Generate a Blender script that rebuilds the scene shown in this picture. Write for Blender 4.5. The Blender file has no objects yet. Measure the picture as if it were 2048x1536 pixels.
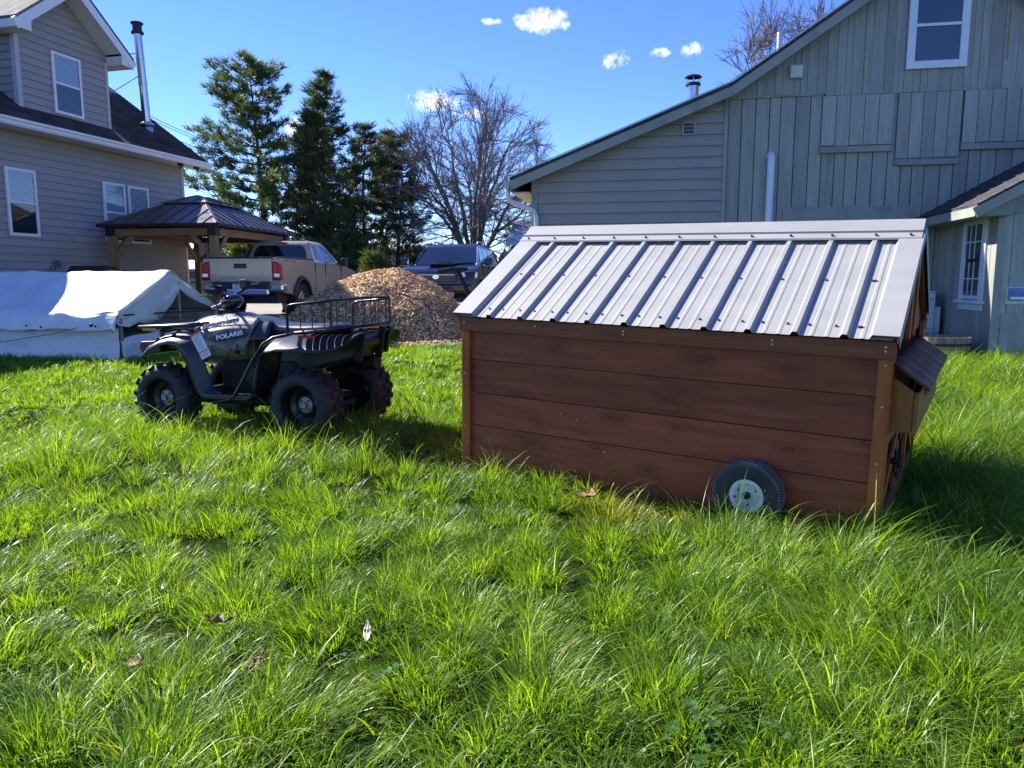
import bpy, math, random
import numpy as np
from mathutils import Vector, Matrix, Euler, noise as mnoise
random.seed(7); RNG = np.random.default_rng(11)
PI = math.pi
def rad(a): return math.radians(a)
scene = bpy.context.scene
COL = scene.collection

# ------------------------------------------------------------------ camera
CAM_Z = 1.2; FPX = 1499.0; PITCH = 0.1353
cam = bpy.data.cameras.new('camera'); camo = bpy.data.objects.new('camera', cam); COL.objects.link(camo)
camo.location = (0, 0, CAM_Z); camo.rotation_euler = (PI/2 - PITCH, 0, 0)
cam.sensor_fit = 'HORIZONTAL'; cam.sensor_width = 36.0; cam.lens = 36.0*FPX/2048.0
cam.clip_start = 0.05; cam.clip_end = 3000
scene.camera = camo
# ------------------------------------------------------------------ sun and sky
SUN_EL = rad(38.3); SUN_XY = (-0.814, 0.581)
SUN_DIR = Vector((SUN_XY[0]*math.cos(SUN_EL), SUN_XY[1]*math.cos(SUN_EL), math.sin(SUN_EL)))
sl = bpy.data.lights.new('sun', 'SUN'); slo = bpy.data.objects.new('sun', sl); COL.objects.link(slo)
sl.energy = 5.0; sl.angle = rad(0.53); sl.color = (1.0, 0.95, 0.87)
slo.rotation_euler = SUN_DIR.to_track_quat('Z', 'Y').to_euler()
slo.location = SUN_DIR*60
SKY_STRENGTH = 0.12
CLOUD_WHITE = 5.5
world = bpy.data.worlds.new('World'); scene.world = world; world.use_nodes = True
def build_world():
    nt = world.node_tree; nt.nodes.clear(); N = nt.nodes.new; L = nt.links.new
    out = N('ShaderNodeOutputWorld'); bg = N('ShaderNodeBackground'); bg.inputs[1].default_value = SKY_STRENGTH
    sky = N('ShaderNodeTexSky'); sky.sky_type = 'NISHITA'; sky.sun_disc = False
    sky.sun_elevation = SUN_EL; sky.sun_rotation = math.atan2(SUN_XY[0], SUN_XY[1])
    sky.altitude = 1500; sky.air_density = 1.0; sky.dust_density = 0.0; sky.ozone_density = 6.0
    tc = N('ShaderNodeTexCoord')
    nz = N('ShaderNodeTexNoise'); nz.inputs['Scale'].default_value = 75; nz.inputs['Detail'].default_value = 6; nz.inputs['Roughness'].default_value = 0.62
    L(tc.outputs['Generated'], nz.inputs['Vector'])
    def m(op, a, b=None, clamp=False):
        n = N('ShaderNodeMath'); n.operation = op; n.use_clamp = clamp
        for i, v in enumerate((a, b)):
            if v is None: continue
            if isinstance(v, (int, float)): n.inputs[i].default_value = v
            else: L(v, n.inputs[i])
        return n.outputs[0]
    def dot(vec):
        n = N('ShaderNodeVectorMath'); n.operation = 'DOT_PRODUCT'
        L(tc.outputs['Generated'], n.inputs[0]); n.inputs[1].default_value = vec
        return n.outputs['Value']
    # small fair-weather cumulus: azimuth (deg, right of the view axis), elevation (deg), half sizes (deg), density
    clouds = [(2.21, 18.05, 2.2, .95, 1.0), (-1.52, 18.05, .8, .3, .8), (7.53, 15.56, 1.2, .75, .8), (10.72, 15.84, .8, .42, .75),
              (12.9, 15.95, .9, .6, .8), (-5.71, 12.84, 2.2, .85, 1.0), (-15.6, 10.74, 1.0, .8, 1.0), (-2.9, 12.05, 1.6, .4, .8),
              (95, 18, 4, 1.5, 1), (180, 16, 4, 1.4, 1), (-110, 18, 4, 1.4, 1)]
    tot = None
    for az, el, sx, sy, dn in clouds:
        a, e = rad(az), rad(el)
        fw = Vector((math.sin(a)*math.cos(e), math.cos(a)*math.cos(e), math.sin(e)))
        rt = Vector((math.cos(a), -math.sin(a), 0)); up = rt.cross(fw)
        u = dot(rt/rad(sx)); w = dot(up/rad(sy)); c = dot(fw)
        q = m('ADD', m('MULTIPLY', u, u), m('MULTIPLY', w, w))
        k = m('MULTIPLY', m('SUBTRACT', 1.15, q, True), m('GREATER_THAN', c, 0.5))
        k = m('MULTIPLY', k, dn)
        tot = k if tot is None else m('MAXIMUM', tot, k)
    dens = m('MULTIPLY', m('SUBTRACT', m('ADD', m('MULTIPLY', tot, .62), m('MULTIPLY', nz.outputs['Fac'], 1.7)), 1.05), 1.5, True)
    dens = m('MULTIPLY', dens, m('MULTIPLY', tot, 3.0, True))
    hs = N('ShaderNodeHueSaturation'); hs.inputs['Saturation'].default_value = 1.15; hs.inputs['Hue'].default_value = .520; hs.inputs['Value'].default_value = .92; L(sky.outputs[0], hs.inputs['Color'])
    mix = N('ShaderNodeMixRGB'); L(dens, mix.inputs[0]); L(hs.outputs[0], mix.inputs[1])
    w_ = CLOUD_WHITE; mix.inputs[2].default_value = (w_, w_*1.01, w_*1.04, 1)
    L(mix.outputs[0], bg.inputs[0]); L(bg.outputs[0], out.inputs[0])
build_world()
scene.view_settings.view_transform = 'Standard'; scene.view_settings.look = 'None'
scene.view_settings.exposure = 1.38; scene.view_settings.gamma = 1.0; scene.view_settings.use_curve_mapping = False
scene.render.engine = 'CYCLES'
scene.cycles.use_denoising = True
world.cycles.sampling_method = 'MANUAL'; world.cycles.sample_map_resolution = 256
scene.cycles.max_bounces = 6; scene.cycles.diffuse_bounces = 3; scene.cycles.glossy_bounces = 3; scene.cycles.transparent_max_bounces = 12; scene.cycles.caustics_reflective = False; scene.cycles.caustics_refractive = False

# ------------------------------------------------------------------ helpers
def gz(x, y):
    t = min(1.0, max(0.0, (y - 5.5)/10.0)); q = min(1.0, max(0.0, (y - 4.0)/1.6))
    return 0.4*t*t*(3 - 2*t) - .065*(1 - q*q*(3 - 2*q))
class MB:
    """collects shapes for ONE mesh object"""
    def __init__(s): s.v = []; s.f = []
    def add(s, vs, fs):
        o = len(s.v); s.v += [tuple(p) for p in vs]; s.f += [tuple(i + o for i in f) for f in fs]; return s
    def box(s, x0, x1, y0, y1, z0, z1, M=None):
        vs = [Vector((x, y, z)) for z in (z0, z1) for y in (y0, y1) for x in (x0, x1)]
        if M is not None: vs = [M @ p for p in vs]
        return s.add(vs, [(0,2,3,1),(4,5,7,6),(0,1,5,4),(2,6,7,3),(0,4,6,2),(1,3,7,5)])
    def bar(s, a, b, w, h, up=(0,0,1)):
        """rectangular bar from a to b, w across, h along up"""
        a = Vector(a); b = Vector(b); d = (b - a).normalized(); up = Vector(up)
        r = d.cross(up)
        if r.length < 1e-5: r = d.cross(Vector((1,0,0)))
        r.normalize(); u = r.cross(d); vs = []
        for p in (a, b):
            for i, j in ((-1,-1),(1,-1),(1,1),(-1,1)): vs.append(p + r*(i*w/2) + u*(j*h/2))
        return s.add(vs, [(0,1,2,3)[::-1],(4,5,6,7),(0,1,5,4),(1,2,6,5),(2,3,7,6),(3,0,4,7)])
    def prism(s, poly, axis, a, b):
        """polygon in the two other axes, extruded along axis from a to b"""
        def P(u, v, w): return {'x': (w, u, v), 'y': (u, w, v), 'z': (u, v, w)}[axis]
        n = len(poly); vs = [P(u, v, a) for u, v in poly] + [P(u, v, b) for u, v in poly]
        fs = [tuple(range(n))[::-1], tuple(range(n, 2*n))] + [(i, (i+1) % n, n + (i+1) % n, n + i) for i in range(n)]
        return s.add(vs, fs)
    def tube(s, pts, r, n=8, closed=False, caps=True):
        pts = [Vector(p) for p in pts]; m = len(pts)
        rs = r if isinstance(r, (list, tuple)) else [r]*m
        u = None; vs = []
        for i, p in enumerate(pts):
            if closed: d = pts[(i+1) % m] - pts[i-1]
            else: d = pts[min(i+1, m-1)] - pts[max(i-1, 0)]
            d.normalize()
            if u is None:
                u = d.cross(Vector((0,0,1)))
                if u.length < .05: u = d.cross(Vector((1,0,0)))
            else: u = u - d*u.dot(d)
            u.normalize(); w = d.cross(u)
            for k in range(n):
                a = 2*PI*k/n; vs.append(p + (u*math.cos(a) + w*math.sin(a))*rs[i])
        fs = []
        for i in range(m if closed else m-1):
            j = (i+1) % m
            for k in range(n): fs.append((i*n+k, i*n+(k+1) % n, j*n+(k+1) % n, j*n+k))
        if caps and not closed: fs += [tuple(range(n))[::-1], tuple(range((m-1)*n, m*n))]
        return s.add(vs, fs)
    def cyl(s, a, b, r, r2=None, n=14): return s.tube([a, b], [r, r if r2 is None else r2], n)
    def lathe(s, prof, n=24, M=None, arc=None):
        """profile (radius, height) turned about local z; closed ends if radius 0"""
        vs = []; m = len(prof)
        for r, h in prof:
            for k in range(n):
                a = 2*PI*k/n; p = Vector((r*math.cos(a), r*math.sin(a), h)); vs.append(M @ p if M is not None else p)
        fs = [(i*n+k, i*n+(k+1) % n, (i+1)*n+(k+1) % n, (i+1)*n+k) for i in range(m-1) for k in range(n)]
        return s.add(vs, fs)
    def grid(s, fn, nu, nv):
        vs = [fn(i/nu, j/nv) for j in range(nv+1) for i in range(nu+1)]
        fs = [(j*(nu+1)+i, j*(nu+1)+i+1, (j+1)*(nu+1)+i+1, (j+1)*(nu+1)+i) for j in range(nv) for i in range(nu)]
        return s.add(vs, fs)
    def loft(s, rings, caps=True, closed=True):
        n = len(rings[0]); vs = [p for r in rings for p in r]
        fs = [(i*n+k, i*n+(k+1) % n, (i+1)*n+(k+1) % n, (i+1)*n+k) for i in range(len(rings)-1) for k in range(n if closed else n-1)]
        if caps and closed: fs += [tuple(range(n))[::-1], tuple(range((len(rings)-1)*n, len(rings)*n))]
        return s.add(vs, fs)
    def mesh(s, name='mesh', smooth=None):
        me = bpy.data.meshes.new(name); me.from_pydata(s.v, [], s.f); me.validate(); me.update()
        if smooth is not None:
            me.polygons.foreach_set('use_smooth', [True]*len(me.polygons)); me.set_sharp_from_angle(angle=rad(smooth))
        return me
    def build(s, name, mat, parent=None, smooth=None, bevel=0, solid=0, sub=0, fix=False):
        me = s.mesh(name, smooth)
        if fix:
            import bmesh
            b = bmesh.new(); b.from_mesh(me); bmesh.ops.recalc_face_normals(b, faces=b.faces); b.to_mesh(me); b.free()
        if mat is not None: me.materials.append(mat)
        return obj(name, me, parent, bevel, solid, sub)
def obj(name, me, parent=None, bevel=0, solid=0, sub=0):
    o = bpy.data.objects.new(name, me); COL.objects.link(o)
    if parent is not None: o.parent = parent
    if solid:
        md = o.modifiers.new('solid', 'SOLIDIFY'); md.thickness = solid; md.offset = 0
    if bevel:
        md = o.modifiers.new('bevel', 'BEVEL'); md.width = bevel; md.segments = 2; md.limit_method = 'ANGLE'; md.angle_limit = rad(35)
    if sub:
        md = o.modifiers.new('sub', 'SUBSURF'); md.levels = sub; md.render_levels = sub
    return o
def box(name, mat, parent, x0, x1, y0, y1, z0, z1, bevel=0): return MB().box(x0, x1, y0, y1, z0, z1).build(name, mat, parent, bevel=bevel)
def tag(o, label, cat, group=None):
    o['label'] = label; o['category'] = cat
    if group: o['group'] = group
    return o
def at(px, py, d):
    """world point seen at photo pixel px, py, d metres ahead of the viewpoint"""
    cp, sp = math.cos(PITCH), math.sin(PITCH); u, v = (px-1024)/FPX, (768-py)/FPX; y = cp + v*sp; z = -sp + v*cp
    return Vector((u*d/y, d, CAM_Z + z*d/y))
def kind(o, k): o['kind'] = k; return o
def thing(name, label, cat, loc=(0,0,0), rotz=0.0, group=None):
    o = bpy.data.objects.new(name, None); COL.objects.link(o); o.empty_display_size = .2
    o.location = loc; o.rotation_euler = (0, 0, rotz); tag(o, label, cat, group); return o
def text_part(name, body, mat, parent, M, size, extrude=.001, shear=0.0, bold=0.0, align='CENTER', xs=1.0):
    cu = bpy.data.curves.new(name, 'FONT'); cu.body = body; cu.size = size; cu.extrude = extrude; cu.shear = shear; cu.offset = bold
    cu.align_x = align; cu.align_y = 'CENTER'; cu.resolution_u = 3
    t = bpy.data.objects.new(name, cu); COL.objects.link(t)
    dg = bpy.context.evaluated_depsgraph_get(); me = bpy.data.meshes.new_from_object(t.evaluated_get(dg))
    bpy.data.objects.remove(t); bpy.data.curves.remove(cu)
    me.transform(M @ Matrix.Diagonal((xs, 1, 1, 1))); me.materials.clear(); me.materials.append(mat)
    o = bpy.data.objects.new(name, me); COL.objects.link(o); o.parent = parent; return o

# ------------------------------------------------------------------ materials
def new_mat(name):
    m = bpy.data.materials.new(name); m.use_nodes = True
    return m, m.node_tree, m.node_tree.nodes['Principled BSDF']
def nd(nt, typ, **kw):
    n = nt.nodes.new(typ)
    for k, v in kw.items():
        if k in n.inputs.keys(): n.inputs[k].default_value = v
        else: setattr(n, k, v)
    return n
def ramp(nt, fac, stops):
    r = nt.nodes.new('ShaderNodeValToRGB'); e = r.color_ramp.elements
    while len(e) < len(stops): e.new(0.5)
    for i, (p, c) in enumerate(stops):
        e[i].position = p; e[i].color = (c[0], c[1], c[2], 1) if len(c) == 3 else c
    nt.links.new(fac, r.inputs[0]); return r.outputs[0]
def mixc(nt, mode, fac, a, b):
    n = nt.nodes.new('ShaderNodeMixRGB'); n.blend_type = mode
    for i, v in enumerate((fac, a, b)):
        if isinstance(v, (int, float)): n.inputs[i].default_value = v
        elif isinstance(v, tuple): n.inputs[i].default_value = (v[0], v[1], v[2], 1)
        else: nt.links.new(v, n.inputs[i])
    return n.outputs[0]
def vmap(nt, scale=(1,1,1), rnd=True, coord='Object'):
    """object coordinates, shifted per object so that alike pieces differ"""
    tc = nt.nodes.new('ShaderNodeTexCoord'); mp = nt.nodes.new('ShaderNodeMapping'); mp.inputs['Scale'].default_value = scale
    nt.links.new(tc.outputs[coord], mp.inputs['Vector'])
    if rnd:
        oi = nt.nodes.new('ShaderNodeObjectInfo'); cb = nt.nodes.new('ShaderNodeMath'); cb.operation = 'MULTIPLY'; cb.inputs[1].default_value = 37.0
        nt.links.new(oi.outputs['Random'], cb.inputs[0]); nt.links.new(cb.outputs[0], mp.inputs['Location'])
    return mp.outputs['Vector']
def pm(name, col, rough=.6, metal=0.0, var=.18, scale=6.0, stretch=(1,1,1), bump=0.0, bscale=60.0, spec=.5, coat=0.0, objvar=0.0, dirt=None, rvar=.12):
    """procedural paint / plastic / metal: base colour with two scales of noise, roughness variation, fine bump"""
    m, nt, b = new_mat(name); L = nt.links.new
    v = vmap(nt, stretch)
    n1 = nd(nt, 'ShaderNodeTexNoise', Scale=scale, Detail=5.0, Roughness=.6); L(v, n1.inputs['Vector'])
    c = tuple(col)
    lo = tuple(x*(1-var) for x in c); hi = tuple(min(1, x*(1+var)) for x in c)
    colr = ramp(nt, n1.outputs['Fac'], [(.3, lo), (.7, hi)])
    if objvar:
        oi = nd(nt, 'ShaderNodeObjectInfo'); k = nt.nodes.new('ShaderNodeMapRange'); L(oi.outputs['Random'], k.inputs[0])
        k.inputs[3].default_value = 1-objvar; k.inputs[4].default_value = 1+objvar
        colr = mixc(nt, 'MULTIPLY', 1.0, colr, k.outputs[0])
    if dirt:
        n2 = nd(nt, 'ShaderNodeTexNoise', Scale=scale*.35, Detail=6.0, Roughness=.7); L(v, n2.inputs['Vector'])
        f = ramp(nt, n2.outputs['Fac'], [(.5, (0,0,0)), (.75, (1,1,1))])
        colr = mixc(nt, 'MIX', f, colr, dirt)
    L(colr, b.inputs['Base Color'])
    rr = nt.nodes.new('ShaderNodeMapRange'); L(n1.outputs['Fac'], rr.inputs[0]); rr.inputs[3].default_value = max(.02, rough-rvar); rr.inputs[4].default_value = min(1, rough+rvar)
    L(rr.outputs[0], b.inputs['Roughness'])
    b.inputs['Metallic'].default_value = metal; b.inputs['Specular IOR Level'].default_value = spec; b.inputs['Coat Weight'].default_value = coat; b.inputs['Coat Roughness'].default_value = .05
    if bump:
        n3 = nd(nt, 'ShaderNodeTexNoise', Scale=bscale, Detail=4.0); L(v, n3.inputs['Vector'])
        bp = nd(nt, 'ShaderNodeBump', Strength=bump, Distance=.01); L(n3.outputs['Fac'], bp.inputs['Height']); L(bp.outputs[0], b.inputs['Normal'])
    return m
def wood(name, lo, hi, axis='x', knots=0.0, rough=.6, weather=None, objvar=.12, grain=1.0):
    m, nt, b = new_mat(name); L = nt.links.new
    sc = {'x': (1.1, 9, 9), 'y': (9, 1.1, 9), 'z': (9, 9, 1.1)}[axis]
    v = vmap(nt, sc)
    n1 = nd(nt, 'ShaderNodeTexNoise', Scale=2.2*grain, Detail=8.0, Roughness=.65, Distortion=.6); L(v, n1.inputs['Vector'])
    c = ramp(nt, n1.outputs['Fac'], [(.28, lo), (.5, tuple((a+d)/2 for a, d in zip(lo, hi))), (.75, hi)])
    v2 = vmap(nt, tuple(x*.22 for x in sc))
    n2 = nd(nt, 'ShaderNodeTexNoise', Scale=1.6, Detail=3.0); L(v2, n2.inputs['Vector'])
    c = mixc(nt, 'MULTIPLY', .35, c, ramp(nt, n2.outputs['Fac'], [(.3, (.65,.63,.62)), (.7, (1.25,1.2,1.15))]))
    oi = nd(nt, 'ShaderNodeObjectInfo'); k = nt.nodes.new('ShaderNodeMapRange'); L(oi.outputs['Random'], k.inputs[0]); k.inputs[3].default_value = 1-objvar; k.inputs[4].default_value = 1+objvar
    c = mixc(nt, 'MULTIPLY', 1.0, c, k.outputs[0])
    if knots:
        vk = vmap(nt, (1, 1, 1)); sx = nt.nodes.new('ShaderNodeSeparateXYZ'); L(vk, sx.inputs[0]); cx = nt.nodes.new('ShaderNodeCombineXYZ')
        for i, (src, k_) in enumerate({'x': (('X', 2.1), ('Z', 5.0)), 'y': (('Y', 2.1), ('Z', 5.0)), 'z': (('Z', 2.1), ('X', 5.0))}[axis]):
            q = nd(nt, 'ShaderNodeMath', operation='MULTIPLY'); L(sx.outputs[src], q.inputs[0]); q.inputs[1].default_value = k_; L(q.outputs[0], cx.inputs[i])
        nw = nd(nt, 'ShaderNodeTexNoise', Scale=14.0, Detail=3.0); L(vk, nw.inputs['Vector']); cx2 = mixc(nt, 'ADD', .26, cx.outputs[0], nw.outputs['Color'])
        vo = nd(nt, 'ShaderNodeTexVoronoi', Scale=1.0); vo.voronoi_dimensions = '2D'; L(cx2, vo.inputs['Vector'])
        sp = nt.nodes.new('ShaderNodeSeparateColor'); L(vo.outputs['Color'], sp.inputs[0])
        pick = nd(nt, 'ShaderNodeMath', operation='LESS_THAN'); L(sp.outputs[0], pick.inputs[0]); pick.inputs[1].default_value = knots
        ring = ramp(nt, vo.outputs['Distance'], [(.02, (.30,.30,.30)), (.06, (.75,.75,.75)), (.085, (.15,.15,.15)), (.13, (.30,.30,.30)), (.26, (0,0,0))])
        f = mixc(nt, 'MULTIPLY', 1.0, ring, pick.outputs[0])
        c = mixc(nt, 'MIX', f, c, tuple(x*.30 for x in lo))
    if weather:
        n4 = nd(nt, 'ShaderNodeTexNoise', Scale=1.1, Detail=6.0, Roughness=.7); L(v, n4.inputs['Vector'])
        c = mixc(nt, 'MIX', ramp(nt, n4.outputs['Fac'], [(.48, (0,0,0)), (.72, (.7,.7,.7))]), c, weather)
    L(c, b.inputs['Base Color']); b.inputs['Roughness'].default_value = rough; b.inputs['Specular IOR Level'].default_value = .35
    bp = nd(nt, 'ShaderNodeBump', Strength=.25, Distance=.004); L(n1.outputs['Fac'], bp.inputs['Height']); L(bp.outputs[0], b.inputs['Normal'])
    return m
def glass_mat(name, tint=(.02,.03,.035), rough=.03):
    """window glass over a dark room: mirror-like reflections over a dark tint"""
    m, nt, b = new_mat(name); L = nt.links.new
    v = vmap(nt, (1,1,1)); n = nd(nt, 'ShaderNodeTexNoise', Scale=1.3, Detail=2.0); L(v, n.inputs['Vector'])
    L(ramp(nt, n.outputs['Fac'], [(.3, tuple(x*.7 for x in tint)), (.7, tuple(x*1.3 for x in tint))]), b.inputs['Base Color'])
    b.inputs['Roughness'].default_value = rough; b.inputs['IOR'].default_value = 1.52; b.inputs['Specular IOR Level'].default_value = .9
    bp = nd(nt, 'ShaderNodeBump', Strength=.03, Distance=.01); L(n.outputs['Fac'], bp.inputs['Height']); L(bp.outputs[0], b.inputs['Normal'])
    return m
def clear_glass(name, tint=(.85,.9,.92), op=.25):
    """see-through pane: part glossy, part transparent"""
    m, nt, b = new_mat(name); L = nt.links.new
    out = nt.nodes['Material Output']; tr = nt.nodes.new('ShaderNodeBsdfTransparent'); tr.inputs[0].default_value = (*tint, 1)
    gl = nt.nodes.new('ShaderNodeBsdfGlossy'); gl.inputs['Roughness'].default_value = .02
    lw = nt.nodes.new('ShaderNodeLayerWeight'); lw.inputs[0].default_value = .5; fr = nt.nodes.new('ShaderNodeMath'); fr.operation = 'POWER'; fr.inputs[1].default_value = 5.0; L(lw.outputs['Facing'], fr.inputs[0])
    ad = nt.nodes.new('ShaderNodeMath'); ad.operation = 'MULTIPLY_ADD'; ad.inputs[1].default_value = .9; ad.inputs[2].default_value = op*.3; ad.use_clamp = True
    L(fr.outputs[0], ad.inputs[0]); mx = nt.nodes.new('ShaderNodeMixShader'); L(ad.outputs[0], mx.inputs[0]); L(tr.outputs[0], mx.inputs[1]); L(gl.outputs[0], mx.inputs[2])
    n = nd(nt, 'ShaderNodeTexNoise', Scale=2.0); bp = nd(nt, 'ShaderNodeBump', Strength=.02, Distance=.01); L(n.outputs['Fac'], bp.inputs['Height']); L(bp.outputs[0], gl.inputs['Normal'])
    L(mx.outputs[0], out.inputs[0]); return m
def shingle_mat(name, lo, hi, rows=7.0):
    """asphalt shingles on roofs too far off to tell the tabs apart: courses along local x"""
    m, nt, b = new_mat(name); L = nt.links.new
    v = vmap(nt, (1,1,1), rnd=False)
    br = nd(nt, 'ShaderNodeTexBrick', Scale=rows); L(v, br.inputs['Vector'])
    br.inputs['Color1'].default_value = (*lo, 1); br.inputs['Color2'].default_value = (*hi, 1); br.inputs['Mortar'].default_value = (*(x*.35 for x in lo), 1)
    br.inputs['Mortar Size'].default_value = .035; br.inputs['Brick Width'].default_value = 1.9; br.inputs['Row Height'].default_value = 1.0; br.inputs['Mortar Smooth'].default_value = .3
    n = nd(nt, 'ShaderNodeTexNoise', Scale=55.0, Detail=3.0); L(v, n.inputs['Vector'])
    c = mixc(nt, 'MULTIPLY', .6, br.outputs['Color'], ramp(nt, n.outputs['Fac'], [(.3, (.6,.6,.6)), (.7, (1.3,1.3,1.3))]))
    L(c, b.inputs['Base Color']); b.inputs['Roughness'].default_value = .92; b.inputs['Specular IOR Level'].default_value = .2
    bp = nd(nt, 'ShaderNodeBump', Strength=.8, Distance=.012, invert=True); L(br.outputs['Fac'], bp.inputs['Height']); L(bp.outputs[0], b.inputs['Normal'])
    return m
def foliage_mat(name, lo, hi, trans=.35, rough=.5, pos_scale=.6, dry=None):
    m, nt, b = new_mat(name); L = nt.links.new; out = nt.nodes['Material Output']
    ge = nt.nodes.new('ShaderNodeNewGeometry'); n = nd(nt, 'ShaderNodeTexNoise', Scale=pos_scale, Detail=3.0); L(ge.outputs['Position'], n.inputs['Vector'])
    oi = nd(nt, 'ShaderNodeObjectInfo'); ad = nd(nt, 'ShaderNodeMath', operation='ADD'); L(n.outputs['Fac'], ad.inputs[0])
    ml = nd(nt, 'ShaderNodeMath', operation='MULTIPLY_ADD'); L(oi.outputs['Random'], ml.inputs[0]); ml.inputs[1].default_value = .3; ml.inputs[2].default_value = -.15; L(ml.outputs[0], ad.inputs[1])
    c = ramp(nt, ad.outputs[0], [(.3, lo), (.72, hi)])
    if dry:
        rn = nd(nt, 'ShaderNodeMath', operation='GREATER_THAN'); L(oi.outputs['Random'], rn.inputs[0]); rn.inputs[1].default_value = .965
        c = mixc(nt, 'MIX', rn.outputs[0], c, dry)
    L(c, b.inputs['Base Color']); b.inputs['Roughness'].default_value = rough; b.inputs['Specular IOR Level'].default_value = .5
    tr = nt.nodes.new('ShaderNodeBsdfTranslucent'); c2 = mixc(nt, 'MULTIPLY', 1.0, c, (1.5, 1.35, .45)); L(c2, tr.inputs[0])
    mx = nt.nodes.new('ShaderNodeMixShader'); mx.inputs[0].default_value = trans; L(b.outputs[0], mx.inputs[1]); L(tr.outputs[0], mx.inputs[2]); L(mx.outputs[0], out.inputs[0])
    return m
# ------------------------------------------------------------------ ground, driveway
def soil_mat():
    m, nt, b = new_mat('lawn_soil'); L = nt.links.new
    v = vmap(nt, (1,1,1), rnd=False)
    n1 = nd(nt, 'ShaderNodeTexNoise', Scale=1.1, Detail=6.0); L(v, n1.inputs['Vector'])
    n2 = nd(nt, 'ShaderNodeTexNoise', Scale=38.0, Detail=4.0); L(v, n2.inputs['Vector'])
    c = ramp(nt, n2.outputs['Fac'], [(.3, (.010,.016,.004)), (.55, (.020,.034,.007)), (.75, (.036,.046,.012))])
    c = mixc(nt, 'MULTIPLY', .5, c, ramp(nt, n1.outputs['Fac'], [(.3, (.7,.7,.6)), (.7, (1.3,1.3,1.1))]))
    L(c, b.inputs['Base Color']); b.inputs['Roughness'].default_value = 1.0; b.inputs['Specular IOR Level'].default_value = .0
    bp = nd(nt, 'ShaderNodeBump', Strength=.7, Distance=.03); L(n2.outputs['Fac'], bp.inputs['Height']); L(bp.outputs[0], b.inputs['Normal'])
    return m
def gravel_mat():
    m, nt, b = new_mat('gravel'); L = nt.links.new
    v = vmap(nt, (1,1,1), rnd=False)
    vo = nd(nt, 'ShaderNodeTexVoronoi', Scale=42.0); L(v, vo.inputs['Vector'])
    sp = nt.nodes.new('ShaderNodeSeparateColor'); L(vo.outputs['Color'], sp.inputs[0])
    n1 = nd(nt, 'ShaderNodeTexNoise', Scale=1.4, Detail=5.0); L(v, n1.inputs['Vector'])
    c = ramp(nt, sp.outputs[0], [(.0, (.17,.15,.125)), (.5, (.27,.245,.205)), (1.0, (.4,.37,.32))])
    c = mixc(nt, 'MULTIPLY', .7, c, ramp(nt, n1.outputs['Fac'], [(.3, (.65,.62,.58)), (.7, (1.15,1.12,1.08))]))
    L(c, b.inputs['Base Color']); b.inputs['Roughness'].default_value = .9
    bp = nd(nt, 'ShaderNodeBump', Strength=.8, Distance=.012, invert=True); L(vo.outputs['Distance'], bp.inputs['Height']); L(bp.outputs[0], b.inputs['Normal'])
    return m
def bumpz(x, y):
    return .018*mnoise.noise(Vector((x*.9, y*.9, 3.1))) + .012*mnoise.noise(Vector((x*2.3, y*2.3, 8.2)))
def build_ground():
    xs = [-2500, -900, -300, -120, -60, -35, -24] + list(np.arange(-16, 16.01, .4)) + [24, 35, 60, 120, 300, 900, 2500]
    ys = [-300, -80, -25, -8, -3] + list(np.arange(0, 20.01, .4)) + [24, 30, 40, 60, 100, 200, 500, 1200, 2900]
    m = MB(); nx = len(xs)
    for y in ys:
        for x in xs:
            near = 1.0 if (-16 <= x <= 16 and 0 <= y <= 12) else 0.0
            m.v.append((float(x), float(y), gz(x, y) + near*bumpz(x, y)))
    for j in range(len(ys)-1):
        for i in range(nx-1): m.f.append((j*nx+i, j*nx+i+1, (j+1)*nx+i+1, (j+1)*nx+i))
    kind(m.build('ground', soil_mat(), smooth=80), 'structure')
    # gravel driveway: a sheet on the ground with an uneven front edge
    def front(x): return 11.35 + .16*mnoise.noise(Vector((x*.8, 1.7, 0))) + .05*mnoise.noise(Vector((x*3.1, 4.7, 0))) + (max(0, -3.6-x)**1.3)*.75
    m = MB(); n = 56; k = 30
    for j in range(k+1):
        for i in range(n+1):
            x = -8.0 + 10.5*i/n; y0 = front(x); y = y0 + (36-y0)*(j/k)**1.6
            if j == 0: zz = gz(x, y) - .02
            else: zz = gz(x, y) + .016 + (bumpz(x, y) if y < 12 else 0)
            m.v.append((x - .15*(y-11)*(1 if x < -5 else .2), y, zz))
    for j in range(k):
        for i in range(n): m.f.append((j*(n+1)+i, j*(n+1)+i+1, (j+1)*(n+1)+i+1, (j+1)*(n+1)+i))
    kind(m.build('driveway', gravel_mat(), smooth=80), 'structure')
    return front
DRIVE_FRONT = build_ground()

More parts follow.
